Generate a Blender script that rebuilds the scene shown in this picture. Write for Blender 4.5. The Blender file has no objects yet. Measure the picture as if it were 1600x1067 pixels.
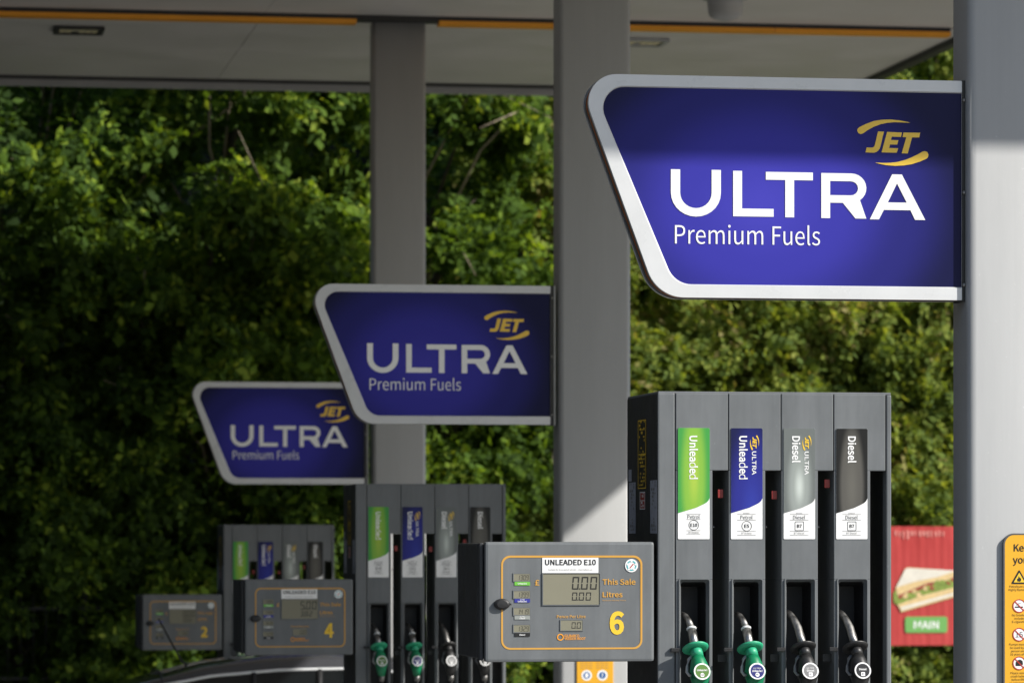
import bpy, bmesh, math, random
import numpy as np
from mathutils import Vector, Matrix
random.seed(7); rng = np.random.default_rng(11)
R = math.radians
scene = bpy.context.scene
C = scene.collection

# ------------------------------------------------------------------ camera
EYE = 1.85                      # lens height above the forecourt at the first pump row
FPX = 6000.0                    # focal length in photo pixels (135 mm on a 36 mm frame)
YAW = math.atan(976 / FPX)
cam_d = bpy.data.cameras.new('camera'); cam = bpy.data.objects.new('camera', cam_d); C.objects.link(cam)
cam.location = (0, 0, EYE); cam.rotation_euler = (R(90), 0, -YAW)
cam_d.sensor_width = 36; cam_d.lens = 36 * FPX / 1600
cam_d.shift_y = (840 - 533.5) / 1600
cam_d.clip_end = 500
cam_d.dof.use_dof = True; cam_d.dof.focus_distance = 15.2; cam_d.dof.aperture_fstop = 5.4
scene.camera = cam

# ------------------------------------------------------------------ light
SUN = Vector((-1.2, 0.8, -1.0)).normalized()         # direction the sunlight travels
w = bpy.data.worlds.new('World'); scene.world = w; w.use_nodes = True
nt = w.node_tree; sky = nt.nodes.new('ShaderNodeTexSky'); sky.sky_type = 'NISHITA'; sky.sun_disc = False
sky.sun_elevation = math.asin(-SUN.z)
sky.sun_rotation = math.atan2(-SUN.x, -SUN.y)
nt.links.new(sky.outputs[0], nt.nodes['Background'].inputs[0]); nt.nodes['Background'].inputs[1].default_value = 0.10
sd = bpy.data.lights.new('sun', 'SUN'); sd.energy = 4.6; sd.angle = R(0.53); sd.color = (1, .96, .90)
so = bpy.data.objects.new('sun', sd); C.objects.link(so); so.rotation_euler = SUN.to_track_quat('-Z', 'Y').to_euler(); so.location = (10, -6, 20)
scene.view_settings.view_transform = 'Standard'; scene.view_settings.look = 'None'
scene.view_settings.exposure = 0.43; scene.view_settings.gamma = 1
scene.render.engine = 'CYCLES'
scene.cycles.use_denoising = True
scene.cycles.max_bounces = 8; scene.cycles.sample_clamp_indirect = 6

# ------------------------------------------------------------------ placing: photo pixel -> X, Z on the plane Y (depth in metres)
FW = (math.sin(YAW), math.cos(YAW))
def XZ(px, py, Y):
    rx = FW[0] * FPX + FW[1] * (px - 800); ry = FW[1] * FPX - FW[0] * (px - 800)
    return rx / ry * Y, EYE + (840 - py) / ry * Y
def XP(px, Y): return XZ(px, 0, Y)[0]
def ground_z(y): return -0.024 * (min(max(y, 5), 48) - 15)

# ------------------------------------------------------------------ materials
MATS = {}
def mat(name, col, rough=.5, metal=0, var=.0, scale=6, bump=0, bscale=200, spec=.5, coat=0, stretch=None, rvar=0.0, streak=0.0):
    if name in MATS: return MATS[name]
    m = bpy.data.materials.new(name); m.use_nodes = True; n = m.node_tree.nodes; l = m.node_tree.links
    b = n['Principled BSDF']; b.inputs['Base Color'].default_value = (*col, 1); b.inputs['Roughness'].default_value = rough
    b.inputs['Metallic'].default_value = metal; b.inputs['Specular IOR Level'].default_value = spec
    b.inputs['Coat Weight'].default_value = coat
    tc = None
    if var or bump or rvar:
        tc = n.new('ShaderNodeTexCoord'); mp = n.new('ShaderNodeMapping'); l.new(tc.outputs['Object'], mp.inputs[0])
        if stretch: mp.inputs['Scale'].default_value = stretch
    if var or rvar:
        t = n.new('ShaderNodeTexNoise'); t.inputs['Scale'].default_value = scale; t.inputs['Detail'].default_value = 8; t.inputs['Roughness'].default_value = .65
        l.new(mp.outputs[0], t.inputs[0])
    if var:
        r = n.new('ShaderNodeMapRange'); r.inputs[1].default_value = .3; r.inputs[2].default_value = .7
        r.inputs[3].default_value = 1 - var; r.inputs[4].default_value = 1 + var; l.new(t.outputs[0], r.inputs[0])
        x = n.new('ShaderNodeVectorMath'); x.operation = 'SCALE'; x.inputs[0].default_value = col; l.new(r.outputs[0], x.inputs['Scale'])
        l.new(x.outputs[0], b.inputs['Base Color'])
        if streak:                                     # rain streaks, grease and small scuffs
            m2 = n.new('ShaderNodeMapping'); l.new(tc.outputs['Object'], m2.inputs[0]); m2.inputs['Scale'].default_value = (42, 42, 1.6)
            t3 = n.new('ShaderNodeTexNoise'); t3.inputs['Scale'].default_value = 1; t3.inputs['Detail'].default_value = 4; l.new(m2.outputs[0], t3.inputs[0])
            t4 = n.new('ShaderNodeTexNoise'); t4.inputs['Scale'].default_value = 55; t4.inputs['Detail'].default_value = 6; l.new(tc.outputs['Object'], t4.inputs[0])
            r3 = n.new('ShaderNodeMapRange'); r3.inputs[1].default_value = .35; r3.inputs[2].default_value = .7; r3.inputs[3].default_value = 1 + streak; r3.inputs[4].default_value = 1 - streak; l.new(t3.outputs[0], r3.inputs[0])
            r4 = n.new('ShaderNodeMapRange'); r4.inputs[1].default_value = .66; r4.inputs[2].default_value = .78; r4.inputs[3].default_value = 1; r4.inputs[4].default_value = 1.22; l.new(t4.outputs[0], r4.inputs[0])
            mm = n.new('ShaderNodeMath'); mm.operation = 'MULTIPLY'; l.new(r3.outputs[0], mm.inputs[0]); l.new(r4.outputs[0], mm.inputs[1])
            mm2 = n.new('ShaderNodeMath'); mm2.operation = 'MULTIPLY'; l.new(mm.outputs[0], mm2.inputs[0]); l.new(r.outputs[0], mm2.inputs[1]); l.new(mm2.outputs[0], x.inputs['Scale'])
    if rvar:
        r2 = n.new('ShaderNodeMapRange'); r2.inputs[1].default_value = .3; r2.inputs[2].default_value = .7
        r2.inputs[3].default_value = max(.03, rough - rvar); r2.inputs[4].default_value = min(1, rough + rvar); l.new(t.outputs[0], r2.inputs[0]); l.new(r2.outputs[0], b.inputs['Roughness'])
    if bump:
        t2 = n.new('ShaderNodeTexNoise'); t2.inputs['Scale'].default_value = bscale; l.new(mp.outputs[0], t2.inputs[0])
        bp = n.new('ShaderNodeBump'); bp.inputs['Strength'].default_value = bump; bp.inputs['Distance'].default_value = .01
        l.new(t2.outputs[0], bp.inputs['Height']); l.new(bp.outputs[0], b.inputs['Normal'])
    MATS[name] = m; return m

def print_glow(name, centre, radius, stops, rough=.3, rot=0, spec=.25):
    """printed artwork: an elliptical colour blend in object X/Z"""
    m = bpy.data.materials.new(name); m.use_nodes = True; n = m.node_tree.nodes; l = m.node_tree.links
    b = n['Principled BSDF']; b.inputs['Roughness'].default_value = rough; b.inputs['Specular IOR Level'].default_value = spec
    tc = n.new('ShaderNodeTexCoord'); mp = n.new('ShaderNodeMapping'); mp.vector_type = 'TEXTURE'
    mp.inputs['Location'].default_value = (centre[0], 0, centre[1]); mp.inputs['Scale'].default_value = (radius[0], 1e4, radius[1])
    mp.inputs['Rotation'].default_value = (0, rot, 0)
    g = n.new('ShaderNodeVectorMath'); g.operation = 'LENGTH'
    cr = n.new('ShaderNodeValToRGB'); cr.color_ramp.interpolation = 'EASE'
    e = cr.color_ramp.elements
    while len(e) < len(stops): e.new(.5)
    for k, (p, c) in enumerate(stops): e[k].position = p; e[k].color = (*c, 1)
    l.new(tc.outputs['Object'], mp.inputs[0]); l.new(mp.outputs[0], g.inputs[0]); l.new(g.outputs['Value'], cr.inputs[0]); l.new(cr.outputs[0], b.inputs['Base Color'])
    MATS[name] = m; return m

def leaf_mat(name, cols, transl=.4, rough=.45):
    m = bpy.data.materials.new(name); m.use_nodes = True; n = m.node_tree.nodes; l = m.node_tree.links
    b = n['Principled BSDF']; out = n['Material Output']
    geo = n.new('ShaderNodeNewGeometry'); cr = n.new('ShaderNodeValToRGB'); e = cr.color_ramp.elements
    while len(e) < len(cols): e.new(.5)
    for k, c in enumerate(cols): e[k].position = 1 - (1 - k / (len(cols) - 1)) ** 1.5; e[k].color = (*c, 1)
    tn = n.new('ShaderNodeTexNoise'); tn.inputs['Scale'].default_value = 1.1; tn.inputs['Detail'].default_value = 3
    tcn = n.new('ShaderNodeTexCoord'); l.new(tcn.outputs['Object'], tn.inputs[0])
    mr = n.new('ShaderNodeMapRange'); mr.inputs[1].default_value = .35; mr.inputs[2].default_value = .68; mr.inputs[3].default_value = -.30; mr.inputs[4].default_value = .28; l.new(tn.outputs[0], mr.inputs[0])
    ad = n.new('ShaderNodeMath'); ad.operation = 'ADD'; ad.use_clamp = True; l.new(geo.outputs['Random Per Island'], ad.inputs[0]); l.new(mr.outputs[0], ad.inputs[1])
    l.new(ad.outputs[0], cr.inputs[0]); l.new(cr.outputs[0], b.inputs['Base Color']); b.inputs['Roughness'].default_value = rough
    b.inputs['Specular IOR Level'].default_value = .15
    t = n.new('ShaderNodeBsdfTranslucent'); v = n.new('ShaderNodeVectorMath'); v.operation = 'MULTIPLY'; v.inputs[1].default_value = (1.5, 1.35, .5)
    l.new(cr.outputs[0], v.inputs[0]); l.new(v.outputs[0], t.inputs[0])
    mx = n.new('ShaderNodeMixShader'); mx.inputs[0].default_value = transl
    l.new(b.outputs[0], mx.inputs[1]); l.new(t.outputs[0], mx.inputs[2]); l.new(mx.outputs[0], out.inputs[0])
    MATS[name] = m; return m

mat('pump_grey', (.150, .160, .166), .45, spec=.28, var=.13, scale=7, rvar=.14, bump=.05, bscale=500, stretch=(1, 1, .35), streak=.04)
mat('pump_dark', (.028, .029, .031), .5, var=.15, scale=8, rvar=.1)
mat('black', (.016, .016, .017), .55, var=.2, scale=10, rvar=.12)
mat('rubber', (.014, .014, .014), .6, var=.2, scale=30)
mat('seam', (.02, .02, .02), .6)
mat('column_paint', (.385, .39, .388), .5, var=.06, scale=2.2, rvar=.08, stretch=(1, 1, .25), bump=.02, bscale=60, streak=.014)
mat('soffit', (.66, .625, .575), .5, var=.07, scale=1.2, rvar=.1)
mat('trim_grey', (.38, .38, .37), .5, var=.1, scale=3)
mat('trim_dark', (.03, .03, .028), .6, var=.2, scale=3)
mat('orange', (.90, .36, .02), .4, var=.06, scale=3)
mat('sign_white', (.64, .65, .655), .3, var=.05, scale=5, rvar=.06)
mat('sign_edge', (.10, .10, .10), .4, var=.2, scale=8)
mat('sign_orange', (.45, .12, .01), .45)
mat('print_white', (.86, .86, .85), .35, var=.02, scale=20)
mat('print_silver', (.72, .74, .75), .35)
mat('print_gold', (.86, .56, .06), .35, var=.03, scale=20)
mat('print_yellow', (.86, .56, .04), .35)
mat('print_orange', (.62, .33, .06), .4)
mat('print_black', (.015, .015, .015), .4)
mat('print_grey', (.20, .20, .20), .5)
mat('print_red', (.45, .03, .02), .4)
mat('label_green', (.16, .50, .06), .35)
mat('label_blue', (.035, .04, .30), .35)
mat('badge_green', (.10, .21, .04), .35)
mat('badge_blue', (.025, .025, .16), .35)
mat('label_silver', (.30, .32, .30), .35)
mat('label_grey', (.36, .38, .44), .5, var=.15, scale=60)
mat('lcd', (.235, .225, .165), .22, var=.03, scale=6)
mat('lcd_ink', (.02, .02, .018), .4)
mat('teal', (.10, .42, .45), .4)
mat('notice_yellow', (.78, .40, .02), .4, var=.04, scale=6)
mat('notice_blue', (.03, .12, .35), .4)
mat('chrome', (.34, .335, .32), .42, metal=1, var=.1, scale=30, rvar=.1)
mat('steel', (.26, .255, .245), .5, metal=1, var=.25, scale=40, rvar=.14)
mat('nozzle_green', (.006, .20, .085), .38, var=.1, scale=20, rvar=.08)
mat('nozzle_mint', (.03, .36, .19), .42, var=.06, scale=20)
mat('nozzle_black', (.022, .022, .022), .42, var=.2, scale=20, rvar=.1)
mat('red_tag', (.26, .022, .018), .4)
mat('asphalt', (.175, .175, .172), .85, var=.25, scale=1.2, bump=.3, bscale=120)
mat('kerb', (.36, .35, .33), .8, var=.15, scale=4, bump=.2, bscale=80)
mat('earth', (.018, .016, .010), .95, var=.5, scale=1.5, bump=.5, bscale=12)
mat('bark', (.085, .068, .05), .9, var=.4, scale=8, bump=.5, bscale=40, stretch=(1, 1, .2))
mat('twig', (.26, .21, .15), .85, var=.3, scale=8)
mat('car_paint', (.06, .062, .07), .18, coat=1, var=.04, scale=3)
mat('car_glass', (.008, .010, .011), .06, spec=.7)
mat('tyre', (.015, .015, .015), .8, var=.2, scale=20)
mat('fence_paint', (.006, .007, .006), .5, var=.2, scale=10)
mat('banner_red', (.46, .045, .042), .38, var=.10, scale=1.8, rvar=.12)
mat('banner_pink', (.75, .28, .24), .45)
mat('bread_white', (.70, .66, .57), .6, var=.10, scale=9)
mat('bread_crust', (.68, .50, .24), .6, var=.15, scale=25)
mat('filling_red', (.30, .05, .03), .6, var=.4, scale=40)
mat('filling_green', (.22, .30, .05), .6, var=.4, scale=40)
mat('button_green', (.16, .40, .10), .45)
mat('lamp_glass', (.85, .74, .48), .3)  # warm bright tone stands in for light reflected in the unlit lenses
leaf_mat('leaf_dark', [(0.039, 0.073, 0.017), (0.054, 0.102, 0.019), (0.074, 0.138, 0.023), (0.135, 0.232, 0.031), (0.268, 0.375, 0.043)], .48, .7)  # dark tones with a bright minority imitate dappled sun on shaded trees
leaf_mat('leaf_mid', [(0.045, 0.083, 0.017), (0.067, 0.125, 0.020), (0.103, 0.179, 0.025), (0.186, 0.291, 0.036), (0.306, 0.387, 0.057)], .50, .7)  # top tones brightened to stand in for sun highlights
leaf_mat('leaf_olive', [(0.108, 0.163, 0.041), (0.161, 0.228, 0.047), (0.223, 0.282, 0.055), (0.297, 0.348, 0.065), (0.319, 0.282, 0.113)], .48, .7)
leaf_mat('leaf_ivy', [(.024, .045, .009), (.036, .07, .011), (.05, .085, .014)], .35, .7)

# ------------------------------------------------------------------ mesh builder
class MB:
    def __init__(s): s.v = []; s.f = []; s.m = []; s.mats = []
    def mi(s, m):
        if m not in s.mats: s.mats.append(m)
        return s.mats.index(m)
    def add(s, vs, fs, m, M=None):
        o = len(s.v); k = s.mi(m)
        s.v += [tuple(M @ Vector(p)) if M else tuple(p) for p in vs]
        for f in fs: s.f.append(tuple(i + o for i in f)); s.m.append(k)
        return s
    def box(s, x0, x1, y0, y1, z0, z1, m, b=0.0, M=None):
        if x1 < x0: x0, x1 = x1, x0
        if z1 < z0: z0, z1 = z1, z0
        if b <= 0:
            vs = [(x, y, z) for z in (z0, z1) for y in (y0, y1) for x in (x0, x1)]
            return s.add(vs, [(0, 2, 3, 1), (4, 5, 7, 6), (0, 1, 5, 4), (2, 6, 7, 3), (0, 4, 6, 2), (1, 3, 7, 5)], m, M)
        bm = bmesh.new(); bmesh.ops.create_cube(bm, size=1)
        for v in bm.verts: v.co = Vector(((x0 + x1) / 2 + v.co.x * (x1 - x0), (y0 + y1) / 2 + v.co.y * (y1 - y0), (z0 + z1) / 2 + v.co.z * (z1 - z0)))
        bmesh.ops.bevel(bm, geom=list(bm.edges), offset=b, segments=2, profile=.6, affect='EDGES')
        bm.verts.index_update(); vs = [v.co.copy() for v in bm.verts]; fs = [[v.index for v in f.verts] for f in bm.faces]; bm.free()
        return s.add(vs, fs, m, M)
    def flat(s, pts, y, m, M=None):                     # print on a plane facing -Y; pts (x, z)
        a = sum(pts[i][0] * pts[(i + 1) % len(pts)][1] - pts[(i + 1) % len(pts)][0] * pts[i][1] for i in range(len(pts)))
        if a < 0: pts = pts[::-1]
        return s.add([(p[0], y, p[1]) for p in pts], [tuple(range(len(pts)))], m, M)
    def rect(s, x0, x1, z0, z1, y, m): return s.flat([(x0, z0), (x1, z0), (x1, z1), (x0, z1)], y, m)
    def ring(s, A, B, y, m):                            # strip between outer and inner outline
        n = len(A); return s.add([(p[0], y, p[1]) for p in A] + [(p[0], y, p[1]) for p in B], [(i, (i + 1) % n, n + (i + 1) % n, n + i) for i in range(n)], m)
    def wall(s, A, y0, y1, m):
        n = len(A); return s.add([(p[0], y0, p[1]) for p in A] + [(p[0], y1, p[1]) for p in A], [(i, n + i, n + (i + 1) % n, (i + 1) % n) for i in range(n)], m)
    def skirt(s, A, ya, B, yb, m):
        n = len(A); return s.add([(p[0], ya, p[1]) for p in A] + [(p[0], yb, p[1]) for p in B], [(i, n + i, n + (i + 1) % n, (i + 1) % n) for i in range(n)], m)
    def tube(s, pts, rad, m, n=8, M=None, caps=True):
        pts = [Vector(p) for p in pts]; vs = []; fs = []
        up = Vector((0.13, .31, 1)).normalized()
        for i, p in enumerate(pts):
            t = (pts[min(i + 1, len(pts) - 1)] - pts[max(i - 1, 0)]).normalized()
            a = t.cross(up if abs(t.dot(up)) < .95 else Vector((1, 0, 0))).normalized(); b = t.cross(a)
            r = rad[i] if isinstance(rad, (list, tuple)) else rad
            for k in range(n):
                q = 2 * math.pi * k / n; vs.append(p + a * math.cos(q) * r + b * math.sin(q) * r)
        for i in range(len(pts) - 1):
            for k in range(n): fs.append((i * n + k, i * n + (k + 1) % n, (i + 1) * n + (k + 1) % n, (i + 1) * n + k))
        if caps: fs.append(tuple(range(n))[::-1]); fs.append(tuple(range((len(pts) - 1) * n, len(pts) * n)))
        return s.add(vs, fs, m, M)
    def lathe(s, prof, m, n=24, M=None):               # prof (r, z) about Z
        vs = []; fs = []
        for r, z in prof:
            for k in range(n): q = 2 * math.pi * k / n; vs.append((r * math.cos(q), r * math.sin(q), z))
        for i in range(len(prof) - 1):
            for k in range(n): fs.append((i * n + k, i * n + (k + 1) % n, (i + 1) * n + (k + 1) % n, (i + 1) * n + k))
        return s.add(vs, fs, m, M)
    def text(s, string, x, z, y, h, m, width=None, align='L', weight=0, rot=0, font='S'):
        """print string; h = capital height; width squeezes the line to that length; rot = clockwise degrees"""
        vs, fs, x0, x1 = text_geo(string, weight, font)
        k = h; kx = (width / (x1 - x0)) if width else k
        ox = {'L': -x0, 'C': -(x0 + x1) / 2, 'R': -x1}[align]
        c, sn = math.cos(R(rot)), math.sin(R(rot)); P = []
        for (a, b) in vs:
            u = (a + ox) * kx; v = b * k
            P.append((x + u * c + v * sn, y, z - u * sn + v * c))
        return s.add(P, fs, m)
    def build(s, name, parent=None, smooth=False, loc=None):
        me = bpy.data.meshes.new(name); me.from_pydata(s.v, [], s.f); me.polygons.foreach_set('material_index', s.m)
        for m in s.mats: me.materials.append(MATS[m])
        if smooth: me.polygons.foreach_set('use_smooth', [True] * len(s.f))
        me.update(); o = bpy.data.objects.new(name, me); C.objects.link(o); o.parent = parent
        if loc: o.location = loc
        return o

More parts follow.
